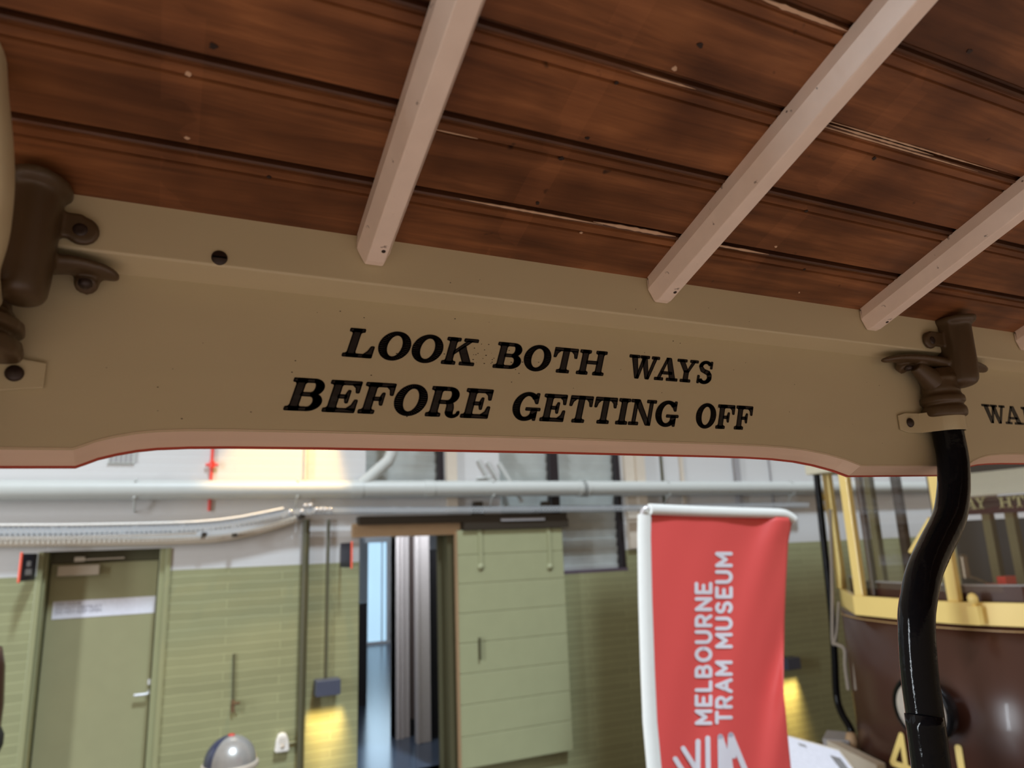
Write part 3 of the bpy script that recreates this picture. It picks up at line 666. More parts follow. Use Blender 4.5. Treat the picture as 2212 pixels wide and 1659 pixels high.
b2.tube([(h0.x,yb_-.01,h0.z+.045),(h0.x,yb_-.01,h0.z)],.016,12); b2.tube([(h0.x,yb_,h2.z+.02),(h0.x,yb_-.055,h2.z+.005)],.012,12); b2.tube([(h0.x,yb_-.055,h2.z+.008),(h2.x-.01,yb_-.06,h2.z),(h1.x,yb_-.058,h2.z)],.0125,12)
b2.build('handle','chrome',D,'chrome lever handle')
# --- doorway trim, lintel
b2=MB(); b2.box((X_(759,1140)-.0,W-.06,ozt),(X_(991,1140),W-.001,Z_(880,1129))); b2.build('trim_1','timber_beige',bevel=.004)['kind']='structure'
b2=MB(); b2.box((ox1-.10,W+.0,0),(ox1-.0,W+.279,ozt)); b2.box((ox1-.16,W+.12,0),(ox1-.10,W+.16,ozt)); b2.build('trim_2','dark_olive')['kind']='structure'
# things in the inner room: partition with white door frames, dark cabinet
Pa=PZ(855,1597,0); Pb=PZ(893,1600,0)
b2=MB(); 
b2.box((Pa.x,8.66,0),(Pa.x+.035,8.9,2.9)); b2.box((Pa.x+.06,8.66,0),(Pa.x+.085,8.9,2.9)); b2.box((Pa.x-.0,8.70,0),(Pa.x+.17,8.92,2.9))
t=b2.build('partition','inner_white'); tag(t,'pale ribbed partition end standing just inside the doorway','partition')
b2=MB(); b2.box((Pa.x+.175,8.78,.17),(PZ(898,1590,0).x+.02,8.9,2.9)); t=b2.build('infill_panel','mauve_grey'); z_=MB(); z_.box((Pa.x+.175,8.74,.0),(PZ(898,1590,0).x+.02,8.88,.17)); z_.build('kick_plate','seat_dark',t,'black plate at the foot'); tag(t,'mauve grey panel between the two pale uprights inside the doorway','panel')
b2=MB(); x=PZ(896,1604,0).x; b2.box((x,8.33,0),(x+.035,8.42,2.9)); b2.box((x+.035,8.35,0),(PZ(938,1607,0).x,8.40,2.9)); t=b2.build('open_door','inner_white',bevel=.004); tag(t,'plain white door leaf standing open beyond the doorway','door')
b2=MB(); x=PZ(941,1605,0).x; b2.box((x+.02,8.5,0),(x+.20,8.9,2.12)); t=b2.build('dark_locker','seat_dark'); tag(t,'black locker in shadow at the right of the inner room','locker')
wz=PZ(812,1400,0)
b2=MB(); b2.box((3.05,11.8,0.0),(3.30,12.3,Z_(785,1300,12)+.0)); 
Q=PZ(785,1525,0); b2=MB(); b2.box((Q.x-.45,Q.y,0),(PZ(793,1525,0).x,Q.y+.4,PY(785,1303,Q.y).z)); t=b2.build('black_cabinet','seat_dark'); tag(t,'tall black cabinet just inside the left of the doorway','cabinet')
Wp=empty('window_3',(4.4,17.5,0),'tall bright window at the far end of the inner room','window'); Wp['kind']='structure'
x0_,x1_=PY(795,1300,17.2).x,PY(834,1300,17.2).x; zt_,zb_=PY(815,1172,17.2).z,PY(815,1385,17.2).z
b2=MB(); b2.box((x0_,17.2,zb_),(x1_,17.23,zt_)); b2.build('pane','daylight_pane',Wp)
b2=MB(); b2.box((x0_-.1,17.16,zt_),(x1_+.1,17.3,zt_+.12)); b2.box((x0_-.1,17.16,0),(x1_+.1,17.3,zb_)); b2.box((x1_,17.16,zb_),(x1_+.08,17.3,zt_)); b2.box((x1_-.12,17.17,zb_),(x1_-.09,17.3,zt_)); b2.build('frame','inner_white',Wp)
# --- windows with louvres
def louvre(name,x0,x1,z0,z1,label,mull):
    e=empty(name,((x0+x1)/2,W,z0),label,'window'); e['kind']='structure'
    b3=MB(); z=z0+.03
    while z<z1: 
        b3.obox(((x0+x1)/2,W+.12,z),Vector(((x1-x0)/2,0,0)),Vector((0,.004,.0015)),Vector((0,-.016,.054))); z+=.098
    b3.build('louvre_blades','louvre',e)
    for m0,m1,mm in mull:
        b3=MB(); b3.box((m0,W+.03,z0),(m1,W+.24,z1)); b3.build('mullion',mm,e)
    b3=MB(); b3.box((x0,W+.0,z0),(x1,W+.25,z0+.035)); b3.build('sill','purple_sill',e)
louvre('window_1',w1[0],w1[1],w1[2],w1[3],'high louvred window above the doorway',[(X_(949,1000),X_(961,1000),'black_frame')])
louvre('window_2',w2[0],w2[1],w2[2],w2[3],'grey louvred window right of the sliding door',[(X_(1190,1000),X_(1208,1000),'black_frame'),(X_(1332,1000),w2[1],'black_frame')])
for i,(a,b_,d_,m_,zb) in enumerate([(1345,1366,.05,'beige_paint',EYE-.1),(1366,1384,.09,'beige_paint',EYE-.1),(1426,1430,.02,'dark_olive',EYE+.3),(1467,1473,.03,'beige_paint',EYE+.3),(1583,1593,.05,'grey_mark',EYE+.3),(1660,1662,.02,'grey_mark',EYE+.3),(962,984,.05,'beige_paint',EYE+.35)]):
    b2=MB(); b2.box((X_(a,1010),W-d_,zb),(X_(b_,1010),W-.001,4.4)); b2.build('trim_%d'%(i+3),m_)['kind']='structure'
# --- sliding fire door
sY=W-.105
S=empty('sliding_door',(X_(1100,1400,sY),sY,0),'big olive sliding fire door hanging from a dark track beside the doorway','door')
sx0,sx1=X_(992,1400,sY),X_(1227,1400,sY); zt=Z_(1110,1143,sY)
b2=MB(); z=.03; hgt=.29
while z<zt: b2.box((sx0,sY,z),(sx1,sY+.08,min(z+hgt-.006,zt))); z+=hgt
b2.box((sx0+.004,sY+.006,.03),(sx1-.004,sY+.078,zt)); b2.build('panel','block_paint',S,bevel=.004)
b2=MB(); b2.box((sx0-.006,sY-.004,.03),(sx0+.0,sY+.08,zt)); b2.build('edge_strip','timber_beige',S,'thin tan edge strip') 
for px in (1035,1182):
    b2=MB(); x=X_(px,1100,sY); zz=Z_(px,1225,sY)
    b2.box((x-.022,sY-.012,zz),(x+.022,sY-.001,zt-.0)); b2.lathe((x,sY-.008,zz),(0,-1,0),[(.035,-.006),(.035,.004),(0,.006)],14)
    s_=b2.build('hanger_strap','block_paint',S)
    b2=MB(); zz=Z_(px,1083,sY); b2.prism([(x-.075,zt+.08),(x+.075,zt+.08),(x+.045,zz),(x-.045,zz)],.01,.07,lambda a,b_,d_:Vector((a,sY+d_,b_))); b2.build('roller','dark_steel',s_)
b2=MB(); x=X_(1035,1400,sY); b2.box((x-.008,sY-.03,Z_(1035,1425,sY)),(x+.008,sY,Z_(1035,1377,sY))); b2.build('pull_handle','dark_olive',S)
T=empty('door_track',(X_(1000,1128,sY),sY,EYE+.2),'dark steel track above the doorway that the sliding door hangs from','track')
b2=MB(); b2.box((X_(775,1120,sY),sY-.03,Z_(1000,1129,sY)),(X_(1222,1120,sY),W-.002,Z_(1000,1112,sY))); b2.box((X_(1000,1120,sY),sY-.035,zt+.004),(X_(1224,1120,sY),W-.002,Z_(1000,1129,sY)+.02)); b2.build('rail','dark_steel',T)
b2=MB(); z=Z_(1130,1122,sY-.05); b2.box((X_(1083,1122,sY-.05),sY-.052,z-.012),(X_(1177,1122,sY-.05),sY-.035,z+.014)); b2.build('plate','grey_mark',T,'pale plate on the track')
# bracket of white braces beside the window
b2=MB(); b2.tube([PY(1032,994,W-.014),PY(1062,1046,W-.014)],.0135,8); b2.tube([PY(1052,998,W-.014),PY(1078,1040,W-.014)],.013,8); b2.tube([PY(1030,1034,W-.013),PY(1060,1030,W-.013)],.012,8); b2.obox((PY(1078,1000,W-.012)+PY(1128,1085,W-.012))/2,(PY(1128,1085,W-.012)-PY(1078,1000,W-.012))/2,Vector((.02,0,.008)),Vector((0,.010,0)))
t=b2.build('pipe_brace','pipe_paint',origin=PY(1050,1020,W-.05)); tag(t,'white steel brace on the pier between the louvred windows','brace')
# --- big pipe
pY=W-.115
pz=(Z_(0,1065,pY)+Z_(1400,1051,pY))/2
G=empty('drain_pipe',(2,pY,pz),'thick white horizontal pipe running the length of the wall','pipe')
pr=.086
b2=MB(); b2.tube([(-4,pY,pz-.006),(2,pY,pz),(12,pY,pz+.01)],pr,28); b2.build('pipe_run','pipe_paint',G)
for px in (770,925,1255,1262):
    b2=MB(); x=X_(px,1055,pY); b2.tube([(x-.05,pY,pz),(x+.05,pY,pz)],pr*1.07,28); b2.build('coupling','pipe_paint',G)
b2=MB(); pth=[PY(775,1052,pY+.02),PY(800,1030,pY+.02),PY(838,996,pY+.02),PY(845,980,pY+.02),PY(846,950,pY+.02)]; pth=[Vector((p.x,pY,p.z)) for p in pth]; pth.append(pth[-1]+Vector((0,0,.5)))
b2.tube(pth,.060,20); b2.build('branch','pipe_paint',G,'bent branch rising from the pipe')
for px in (292,641,1062,1440,1707):
    b2=MB(); x=X_(px,1060,pY); b2.tube([(x+math.cos(a)*0,pY+math.sin(a)*pr*1.1,pz+math.cos(a)*pr*1.1) for a in [i*math.pi/12 for i in range(-3,16)]],.009,8); b2.tube([(x,pY,pz-pr),(x,pY+.05,pz-pr-.09),(x,W-.004,pz-pr-.10)],.008,8); b2.build('clamp','pipe_paint',G)
# --- red sprinkler pipe
b2=MB(); x=X_(458,1000,W-.03); x2=X_(451,1118,W-.03); b2.tube([(x+.0,W-.0145,EYE+1.4),(x2,W-.0145,EYE+.40)],.0142,14); zz=Z_(457,1004,W-.03)
b2.tube([(x-.055,W-.032,zz),(x+.055,W-.032,zz)],.014,10); b2.lathe((x,W-.036,zz-.03),(0,0,1),[(.026,0),(.026,.06)],14)
t=b2.build('sprinkler_pipe','red_pipe',origin=(x,W-.03,EYE+.2)); tag(t,'thin bright red vertical pipe passing behind the thick white pipe','pipe')
# --- air vent
V=empty('air_vent',PY(263,990,W-.01),'white square wall vent with rows of dark holes, high on the left','vent')
x0,x1=X_(233,987),X_(292,987); z1=Z_(263,962); z0=Z_(263,1002)
b2=MB(); b2.box((x0,W-.02,z0),(x1,W,z1+.04)); b2.build('plate','pipe_paint',V,bevel=.005)
b2=MB()
for i in range(5):
    for j in range(5):
        cxx=x0+(i+.7)*(x1-x0)/5.6; czz=z0+(j+.75)*(z1-z0)/3.9; b2.box((cxx-.012,W-.024,czz-.018),(cxx+.012,W-.019,czz+.018))
b2.build('holes','grey_mark',V,'dark vent holes')
# --- cable tray (perforated)
TY=W-.205
tp=[]
for px,py in ((-200,1149),(0,1147),(150,1146),(300,1143),(400,1140),(460,1136),(520,1128),(580,1116),(625,1107),(670,1103),(720,1102),(900,1102),(1100,1100),(1385,1097),(1750,1090)):
    q=PY(px,py,TY); tp.append((q.x,TY,q.z-EYE))
def resample(pts,step):
    pts=[Vector(p) for p in pts]; out=[pts[0]]; acc=0
    for a,b_ in zip(pts[:-1],pts[1:]):
        L_=(b_-a).length; t=step-acc
        while t<=L_: out.append(a+(b_-a)*(t/L_)); t+=step
        acc=(acc+L_)%step
    return out
tr=resample([tuple(Vector((p.x,p.y,p.z+EYE))) for p in spline([Vector(p) for p in tp],6)],.0185)
K=empty('cable_tray',(1.2,6.7,EYE+.35),'galvanised perforated cable tray sagging at the left, bolted level toward the red banner','cable tray')
b2=MB(); H=.066
def trayface(mb,a,b_,z0,z1,dy=0): 
    mb.add([a+Vector((0,dy,z0)),b_+Vector((0,dy,z0)),b_+Vector((0,dy,z1)),a+Vector((0,dy,z1))],[(0,1,2,3)])
for i,(a,b_) in enumerate(zip(tr[:-1],tr[1:])):
    trayface(b2,a,b_,-H/2,-H/2+.010); trayface(b2,a,b_,H/2-.010,H/2); trayface(b2,a,b_,-.004,.004)
    if i%2==0: trayface(b2,a,b_,-H/2,-.004)
    else: trayface(b2,a,b_,.004,H/2)
    # floor of the tray with slots
    for y0,y1 in ((0,.03),(.045,.07),(.085,.10)) if i%2 else ((0,.10),):
        b2.add([a+Vector((0,y0,-H/2)),b_+Vector((0,y0,-H/2)),b_+Vector((0,y1,-H/2)),a+Vector((0,y1,-H/2))],[(0,1,2,3)])
    trayface(b2,a,b_,H/2-.012,H/2,.10)
b2.build('channel','galvanised',K)
for nm_,off_,lim in (('cable',Vector((0,-.0,H/2+.014)),.92),('cable',Vector((0,.03,-H/2-.020)),.30)):
    b2=MB(); b2.tube([p+off_ for p in tr[::10] if p.x<lim],.011,8); b2.build(nm_,'white_plastic',K,'white cable running along the tray')
for px,py in ((508,1152),(655,1112),(442,1150),(1170,1100)):
    b2=MB(); p=PY(px,py,TY+.02); b2.box((p.x-.02,p.y,p.z-.03),(p.x+.02,W-.002,p.z+.0)); b2.build('wall_bracket','dark_steel',K)
for px,py in ((628,1105),(653,1104),(660,1092),(671,1091),(684,1100),(694,1100),(704,1100),(714,1100)):
    p=PY(px,py,TY-.004); b2=MB(); b2.lathe(p,(0,-1,0),[(.018,0),(.018,.006),(.011,.010),(0,.010)],12); b2.build('bolt','chrome',K,'shiny bolt at the joint of the tray')
# second tray behind it: beige trunking on the left
b2=MB(); q=[PY(a,b_,W-.06) for a,b_ in ((-160,1175),(200,1172),(380,1169),(480,1163),(560,1147),(610,1132),(640,1122))]
b2.tube(spline(q,5),.034,10); t=b2.build('trunking','beige_paint',origin=q[2]); tag(t,'beige trunking following beneath the cable tray on the left','trunking')
# --- vertical conduits
b2=MB(); x=X_(655,1400,W-.06); b2.tube([(x,W-.06,EYE+.30),(x,W-.06,0)],.033,14); t=b2.build('conduit','dark_olive',origin=(x,W-.06,0)); tag(t,'thick dark green conduit running down the wall from the cable tray','conduit')
b2=MB(); x=X_(707,1300,W-.03); b2.tube([(x,W-.03,EYE+.30),(x,W-.03,Z_(705,1471))],.014,10); t=b2.build('conduit','dark_olive',origin=(x,W-.03,EYE-.9)); tag(t,'thin conduit dropping to the slate blue wall light','conduit')
x=X_(661,1000,W-.03); b2=MB(); b2.tube([(x,W-.025,pz+.095),(x,W-.03,EYE+1.4)],.022,10); t=b2.build('conduit','beige_paint',origin=(x,W-.03,EYE+.7)); tag(t,'beige grey conduit on the white wall above the thick pipe','conduit')
# --- wall lights (downlighters)
def walllight(px,py,label,energy,ww=.33):
    c=PY(px,py,W-.07); e=empty('wall_light',(c.x,W,c.z),label,'wall light','slate wall downlights')
    b3=MB(); b3.box((c.x-.11,W-.16,c.z-.068),(c.x+.11,W-.005,c.z+.068)); b3.build('housing','slate_box',e,bevel=.006)
    l=bpy.data.lights.new('lamp','AREA'); l.shape='RECTANGLE'; l.size=ww; l.size_y=.05; l.energy=energy; l.color=(1,.70,.26); l.spread=math.radians(40)
    o=bpy.data.objects.new('lamp',l); COL.objects.link(o); o.parent=e; o.location=(0,-.075,-.074); o.rotation_euler=(math.radians(7),0,0)
walllight(706,1483,'slate blue wall light shining yellow down the bricks left of the doorway',3.0)
walllight(1704,1432,'slate wall light half hidden behind the red banner',4.0)
# --- alarm, hook, bollards
A=empty('wall_alarm',PY(608,1602,W),'small white bell-shaped alarm unit low on the green wall','alarm')
b2=MB(); c=PY(608,1602,W); prof=[(-.055,-.075),(-.062,-.06),(-.052,.02),(-.034,.072),(0,.082),(.034,.072),(.052,.02),(.062,-.06),(.055,-.075)]
b2.prism(prof,-.07,0,lambda a,b_,d_:Vector((c.x+a,W+d_,c.z+b_))); b2.build('case','white_plastic',A,bevel=.014,seg=3)
b2=MB(); [b2.box((c.x-.03,W-.074,c.z+k),(c.x+.03,W-.07,c.z+k+.006)) for k in (.0,.02,.04)]; b2.lathe((c.x,W-.07,c.z-.025),(0,-1,0),[(.02,0),(.018,.006),(0,.008)],12); b2.build('grille','beige_paint',A)
b2=MB(); b2.tube([PY(622,1606,W-.015),PY(640,1603,W-.015),PY(650,1590,W-.015)],.009,8); b2.build('wire','green_paint',A)
Hk=empty('rusty_hook',PY(503,1525,W),'rusty iron hook hanging on the green bricks below a thin rod','hook')
b2=MB(); c=PY(503,1525,W-.03); b2.obox(c,Vector((.014,-.01,0)),Vector((0,.012,0)),Vector((0,0,.05))); b2.tube([c+Vector((0,-.01,.02)),c+Vector((.05,-.05,.028))],.010,8); b2.build('hook_plate','rust',Hk)
b2=MB(); b2.tube([(c.x,W-.012,c.z+.04),(c.x-.01,W-.012,Z_(503,1412))],.008,8); b2.build('rod','dark_olive',Hk)
# domed bin
dc=PY(497,1652,5.6); dr=.168
Bn=empty('litter_bin',(dc.x,5.6,FL),'silver domed litter bin top with a navy flap side, at the bottom edge','bin')
zr=PY(497,1640,5.6).z-.02
b2=MB(); b2.lathe((dc.x,5.6,0),(0,0,1),[(dr*.94,FL),(dr*.94,zr-.03),(dr*.98,zr-.02)],32); b2.build('body','steel_grey',Bn)
b2=MB(); b2.lathe((dc.x,5.6,zr),(0,0,1),[(dr*1.08,-.03),(dr*1.10,-.012),(dr*1.08,.0),(dr*1.0,.004)],32); b2.build('rim','beige_paint',Bn)
dome=[(dr*math.cos(math.radians(a)),dr*1.02*math.sin(math.radians(a))) for a in range(0,91,6)]
b2=MB(); b2.lathe((dc.x,5.6,zr),(0,0,1),dome,36); b2.build('dome','steel_grey',Bn,'polished grey dome lid')
b2=MB(); vs=[];nn=9;mm=12
for i in range(mm+1):
    for j in range(nn+1):
        el=math.radians(i*90/mm*.97); az=math.radians(110+j*(112/nn)); rr=dr*1.02
        vs.append(Vector((dc.x+rr*math.cos(el)*math.cos(az),5.6+rr*math.cos(el)*math.sin(az),zr+rr*1.02*math.sin(el))))
b2.add(vs,[(i*(nn+1)+j,i*(nn+1)+j+1,(i+1)*(nn+1)+j+1,(i+1)*(nn+1)+j) for i in range(mm) for j in range(nn)],True); b2.build('flap','bin_navy',Bn,'navy blue side of the dome')
b2=MB(); b2.lathe((dc.x,5.6,zr+dr*1.0),(0,0,1),[(.025,0),(.022,.008),(0,.014)],16); b2.build('knob','red_pipe',Bn,'small red button on top')
# blade signs
def blade(px0,px1,pyt,pyb,label,flip):
    a=PY(px0,pyt,W); dep=.30
    # projecting plate seen nearly edge-on: red front edge, dark face beyond
    Xw=PY(px1,pyt,W).x; zt_=PY(px1,pyt,W).z; zb_=PY(px1,pyb,W).z
    e=empty('safety_sign',(Xw,W,zb_),label,'sign','projecting wall signs with a red front edge')
    Yf=W-.30 if not flip else W-.30
    t_=.018
    b3=MB(); b3.box((Xw-t_,Yf+.02,zb_),(Xw+t_,W-.01,zt_)); b3.build('plate','navy',e)
    b3=MB(); b3.box((Xw-t_*1.5,Yf-.012,zb_-.01),(Xw+t_*1.5,Yf+.02,zt_+.01)); b3.build('front_edge','orange_red',e,'bright orange-red front edge',bevel=.01)
    return e,Xw,Yf,zt_,zb_
SG=[]
def wedge_sign(xl_edge,xr_edge,xw,pyt,pyb,label,marks):
    """V-shaped sign: dark face angled to the wall, orange-red strip on its outer edge"""
    outer=PY(xl_edge,(pyt+pyb)/2,W-.28); inner=PY(xw,(pyt+pyb)/2,W-.02)
    zt_=PY(xl_edge,pyt,W-.28).z; zb_=PY(xl_edge,pyb,W-.28).z
    e=empty('safety_sign',(inner.x,W,zb_),label,'sign','projecting wall signs with a red outer edge')
    d=Vector((inner.x-outer.x,inner.y-outer.y,0)); n_=Vector((-d.y,d.x,0)).normalized()*.010
    if n_.y>0: n_=-n_
    c=Vector(((outer.x+inner.x)/2,(outer.y+inner.y)/2,(zt_+zb_)/2))
    b3=MB(); b3.obox(c,d/2,n_,Vector((0,0,(zt_-zb_)/2))); b3.build('face','navy',e,bevel=.004)
    b3=MB(); w_=Vector((abs(PY(xr_edge,pyt,W-.28).x-outer.x)/2,0,0))
    b3.obox(Vector((outer.x,outer.y-.012,(zt_+zb_)/2)),w_,Vector((0,.015,0)),Vector((0,0,(zt_-zb_)/2+.012))); b3.build('edge_strip','orange_red',e,'orange-red outer edge',bevel=.008)
    if marks:
        b3=MB()
        for u,v,hu,hv in ((.42,.62,.13,.10),(.45,.32,.20,.11)):
            cc=Vector((outer.x,outer.y,zb_))+d*u+n_*1.25+Vector((0,0,(zt_-zb_)*v)); b3.obox(cc,d*hu,n_*.1,Vector((0,0,(zt_-zb_)*hv)))
        b3.build('symbol','grey_mark',e)
wedge_sign(44,53,76,1196,1256,'black safety sign with a red outer edge projecting left of the fire door',True)
wedge_sign(759,763,737,1172,1226,'dark safety sign with a red outer edge projecting left of the doorway',False)
# left edge sliver: round post
b2=MB(); c=PY(-53,1560,5.0); r_=.118; zz=PY(0,1572,5.0).z
b2.lathe((c.x,5.0,0),(0,0,1),[(r_*.9,FL),(r_*.9,zz-.16)],24); b2.lathe((c.x,5.0,0),(0,0,1),[(r_*1.0,zz),(r_*1.02,zz+.12),(r_*.9,zz+.32),(r_*.7,zz+.42),(0,zz+.46)],24)
o_=MB(); t=b2.build('padded_post','tram_maroon',origin=(c.x,5.0,0)); tag(t,'brown rounded post just entering at the left edge','post')
b2=MB(); b2.lathe((c.x,5.0,0),(0,0,1),[(r_*.9,zz-.17),(r_*1.16,zz-.09),(r_*1.16,zz-.04),(r_*1.0,zz+.004)],24); b2.build('collar','seat_dark',t)
# ================================================================== BANNER
BY0,BY1=2.6,2.72
BN=empty('flag_banner',PY(1392,1650,2.6)*1.0,'tall red banner with white writing MELBOURNE TRAM MUSEUM and a white border','banner')
BN.location=(PY(1400,1659,2.6).x,2.6,FL)
eL=[(1381,1110),(1380,1170),(1383,1300),(1388,1450),(1393,1560),(1402,1659),(1415,1800)]
eR=[(1712,1118),(1702,1172),(1697,1260),(1694,1340),(1693,1420),(1693,1500),(1700,1580),(1708,1659),(1722,1800)]
def interp(tab,y):
    if y<=tab[0][1]: return tab[0][0]
    for (x0,y0),(x1,y1) in zip(tab[:-1],tab[1:]):
        if y0<=y<=y1: return x0+(x1-x0)*(y-y0)/(y1-y0)
    return tab[-1][0]
def fold(s,y):
    # gentle diagonal drapes, stronger near the loose right edge
    t=(y-1110)/550
    a=math.sin((s*5.5+t*2.1)*2.2)*.006+math.sin((s*11+t*5)*1.6+1)*.004
    r=max(0,(s-.55)/.45)
    return a+r*r*(.022*math.sin((s*9+t*3.6)*2.0)+.012*math.sin(s*26+t*14))
def bpt(px,py,d=0):
    l,r=interp(eL,py),interp(eR,py); s=(px-l)/(r-l)
    Y=BY0+(BY1-BY0)*s+fold(s,py)*(1 if s>.0 else 0)-d
    return PY(px,py,Y)
def clothrange(s0f,s1f,y0f,y1,ns,ny,name,m_,d=0,label=None):
    b3=MB(); vs=[]
    for j in range(ny+1):
        for i in range(ns+1):
            s=s0f+(s1f-s0f)*i/ns
            yt=y0f(s) if callable(y0f) else y0f
            py=yt+(y1-yt)*j/ny
            l,r=interp(eL,py),interp(eR,py); vs.append(bpt(l+(r-l)*s,py,d))
    b3.add(vs,[(j*(ns+1)+i,j*(ns+1)+i+1,(j+1)*(ns+1)+i+1,(j+1)*(ns+1)+i) for j in range(ny) for i in range(ns)],True)
    o=b3.build(name,m_,BN,label); md=o.modifiers.new('t','SOLIDIFY'); md.thickness=.002; return o
clothrange(.075,1,lambda s:1110+s*8,1790,60,70,'fabric','flag_red')
# white pole sleeves with the pole inside
b2=MB(); c=[bpt(interp(eL,y)+11,y,.004) for y in (1112,1160,1300,1450,1560,1659,1790)]
b2.tube(c,.034,18,ry=.016,up=(1,0,0)); b2.build('side_sleeve','flag_white',BN,'white sleeve down the left side')
b2=MB(); c=[PY(1403,1100,BY0),PY(1500,1104,BY0+.035),PY(1600,1107,BY0+.07),PY(1680,1109,BY0+.10),PY(1700,1113,BY0+.11),PY(1714,1122,BY0+.115)]
b2.tube(spline(c,4),.024,18,ry=[.020]*21); b2.build('top_sleeve','flag_white',BN,'white sleeve along the top')
b2=MB(); c=[PY(1386,1135,BY0+.004),PY(1386,1112,BY0+.004),PY(1391,1100,BY0+.004),PY(1404,1096,BY0+.004),PY(1440,1097,BY0+.014)]
b2.tube(spline(c,6),.0085,12); c2=[PY(1386,1135,BY0+.004)]+[Vector((bpt(interp(eL,y)+11,y).x,BY0+.01,bpt(interp(eL,y)+11,y).z)) for y in (1300,1500,1790)]
c2.append(Vector((c2[-1].x,c2[-1].y,FL+.03))); b2.tube(c2,.0085,10); b2.lathe((c2[-1].x,c2[-1].y,FL),(0,0,1),[(.2,0),(.2,.012),(.03,.03),(.02,.12),(0,.12)],24); b2.build('pole','chrome',BN,'bent metal pole showing at the top left corner')
# lettering reads upward
def vtext(t,xb,ys,ye,hpx,label):
    w=stroke_width(t); k=(ys-ye)/w
    b3=MB(); x=0
    fr=lambda a,b_,d_: bpt(xb-b_*hpx,ys-a*k,.005+.001*d_)
    xx=0
    for ch in t:
        a,ps=ST[ch]
        for p in ps:
            # widths must be equal in both directions: draw in pixel space
            pth=[((xx+u)*k,v*hpx) for u,v in p]
            stroke(b3,pth,8.0,lambda A,B,d_:bpt(xb-B,ys-A,.005+.001*d_))
        xx+=a+.24
    o=b3.build('lettering','flag_print',BN,label)
vtext('MELBOURNE',1535,1562,1261,30.5,'white rounded writing MELBOURNE running up the banner')
vtext('TRAM MUSEUM',1579,1560,1196,30.5,'white rounded writing TRAM MUSEUM running up the banner')
b3=MB()
def lg(u,v): return (1400+u/6.406,1400+v/6.406)
for pth,w in [([(375,1530),(520,1760),(560,1900)],10.5),([(485,1385),(650,1650),(660,1900)],10.5),([(690,1290),(688,1900)],11),([(825,1245),(835,1900)],11),([(1000,1225),(1012,1900)],12),([(1000,1225),(1105,1560),(1230,1960)],12),([(1145,1200),(1125,1560),(1175,1900)],12),([(1145,1200),(1340,1680),(1430,1900)],12),([(1040,1400),(1075,1700)],10),([(1160,1300),(1190,1500)],9)]:
    stroke(b3,[lg(*q) for q in pth],w,lambda A,B,d_:bpt(A,B,.005+.001*d_))
b3.build('emblem','flag_print',BN,'white emblem of rounded strokes at the bottom of the banner')
# ================================================================== MAROON AND YELLOW TRAM
TR=empty('tram_car',(5.2,3.1,FL),'maroon and yellow tram with its cab windows facing left, behind the black pole','tram')
ZB=EYE-.42; ZL=EYE-.545
plan=[(4.70,4.10),(4.62,4.04),(4.166,3.541),(4.135,3.2),(4.125,3.0),(4.135,2.80),(4.25,2.52),(4.62,2.14),(4.9,2.05)]
def ring(mb,pl,z0,z1,t=.03,out=0):
    n_=len(pl); P_=[Vector((a,b_,0)) for a,b_ in pl]; rows=[]
    for i,p in enumerate(P_):
        tt=(P_[min(i+1,n_-1)]-P_[max(i-1,0)]).normalized(); nn=Vector((tt.y,-tt.x,0))
        if nn.x>0: nn=-nn
        rows.append([p+nn*out+Vector((0,0,z0)),p+nn*out+Vector((0,0,z1)),p+nn*(out-t)+Vector((0,0,z1)),p+nn*(out-t)+Vector((0,0,z0))])
    vs=[v for r_ in rows for v in r_]
    mb.add(vs,[(i*4+k,i*4+(k+1)%4,(i+1)*4+(k+1)%4,(i+1)*4+k) for i in range(n_-1) for k in range(4)]+[(0,1,2,3),tuple(len(vs)-1-k for k in range(4))])
b2=MB(); ring(b2,plan,ZL,ZB,.04,.02); b2.build('waist_rail','tram_yellow',TR,'bright yellow rail below the cab windows',bevel=.004)
pc_=[(4.95,4.12),(4.70,4.08),(4.40,3.88),(4.22,3.62),(4.145,3.35),(4.12,3.1),(4.14,2.85),(4.22,2.58),(4.40,2.34),(4.70,2.12),(4.95,2.06)]
apl=[(v.x,v.y) for v in spline([Vector((a,b_,0)) for a,b_ in pc_],5)]
b2=MB(); ring(b2,apl,.42,ZL,.03,0)
for f_ in range(len(b2.smooth)): b2.smooth[f_]=True
b2.build('apron','tram_maroon',TR,'glossy curved maroon front')
b2=MB(); ring(b2,apl,ZL-.030,ZL-.024,.01,.004); b2.build('lining','gold_line',TR,'thin gold line')
b2=MB(); ring(b2,[(4.66,4.0),(4.25,3.56),(4.2,3.2),(4.19,3.0),(4.2,2.80),(4.31,2.55),(4.64,2.2)],ZB-.02,ZB+.085,.03,0); b2.build('window_sill','tram_maroon',TR,'maroon panel under the glass')
b2=MB(); ring(b2,[(4.66,4.0),(4.25,3.56),(4.2,3.2),(4.19,3.0),(4.2,2.80),(4.31,2.55),(4.64,2.2)],ZB+.085,ZB+.093,.045,.004); b2.build('sill_trim','grey_mark',TR)
ZR=EYE+.62
def post(a,b_,w,m_='tram_yellow',z0=ZB,z1=None,name='window_post',d=.05,lab=None):
    b3=MB(); b3.box((a-d/2,b_-w/2,z0),(a+d/2,b_+w/2,z1 or ZR)); return b3.build(name,m_,TR,lab,bevel=.006)
post(4.62,4.04,.06); post(4.17,3.50,.065); post(4.150,2.838,.065); post(4.63,2.14,.07)
post(4.225,3.435,.03,'tram_brown'); post(4.19,2.90,.02,'tram_brown')
b2=MB(); b2.box((4.60,4.01,1.05),(4.635,4.05,ZL)); b2.build('corner_strip','tram_yellow',TR)
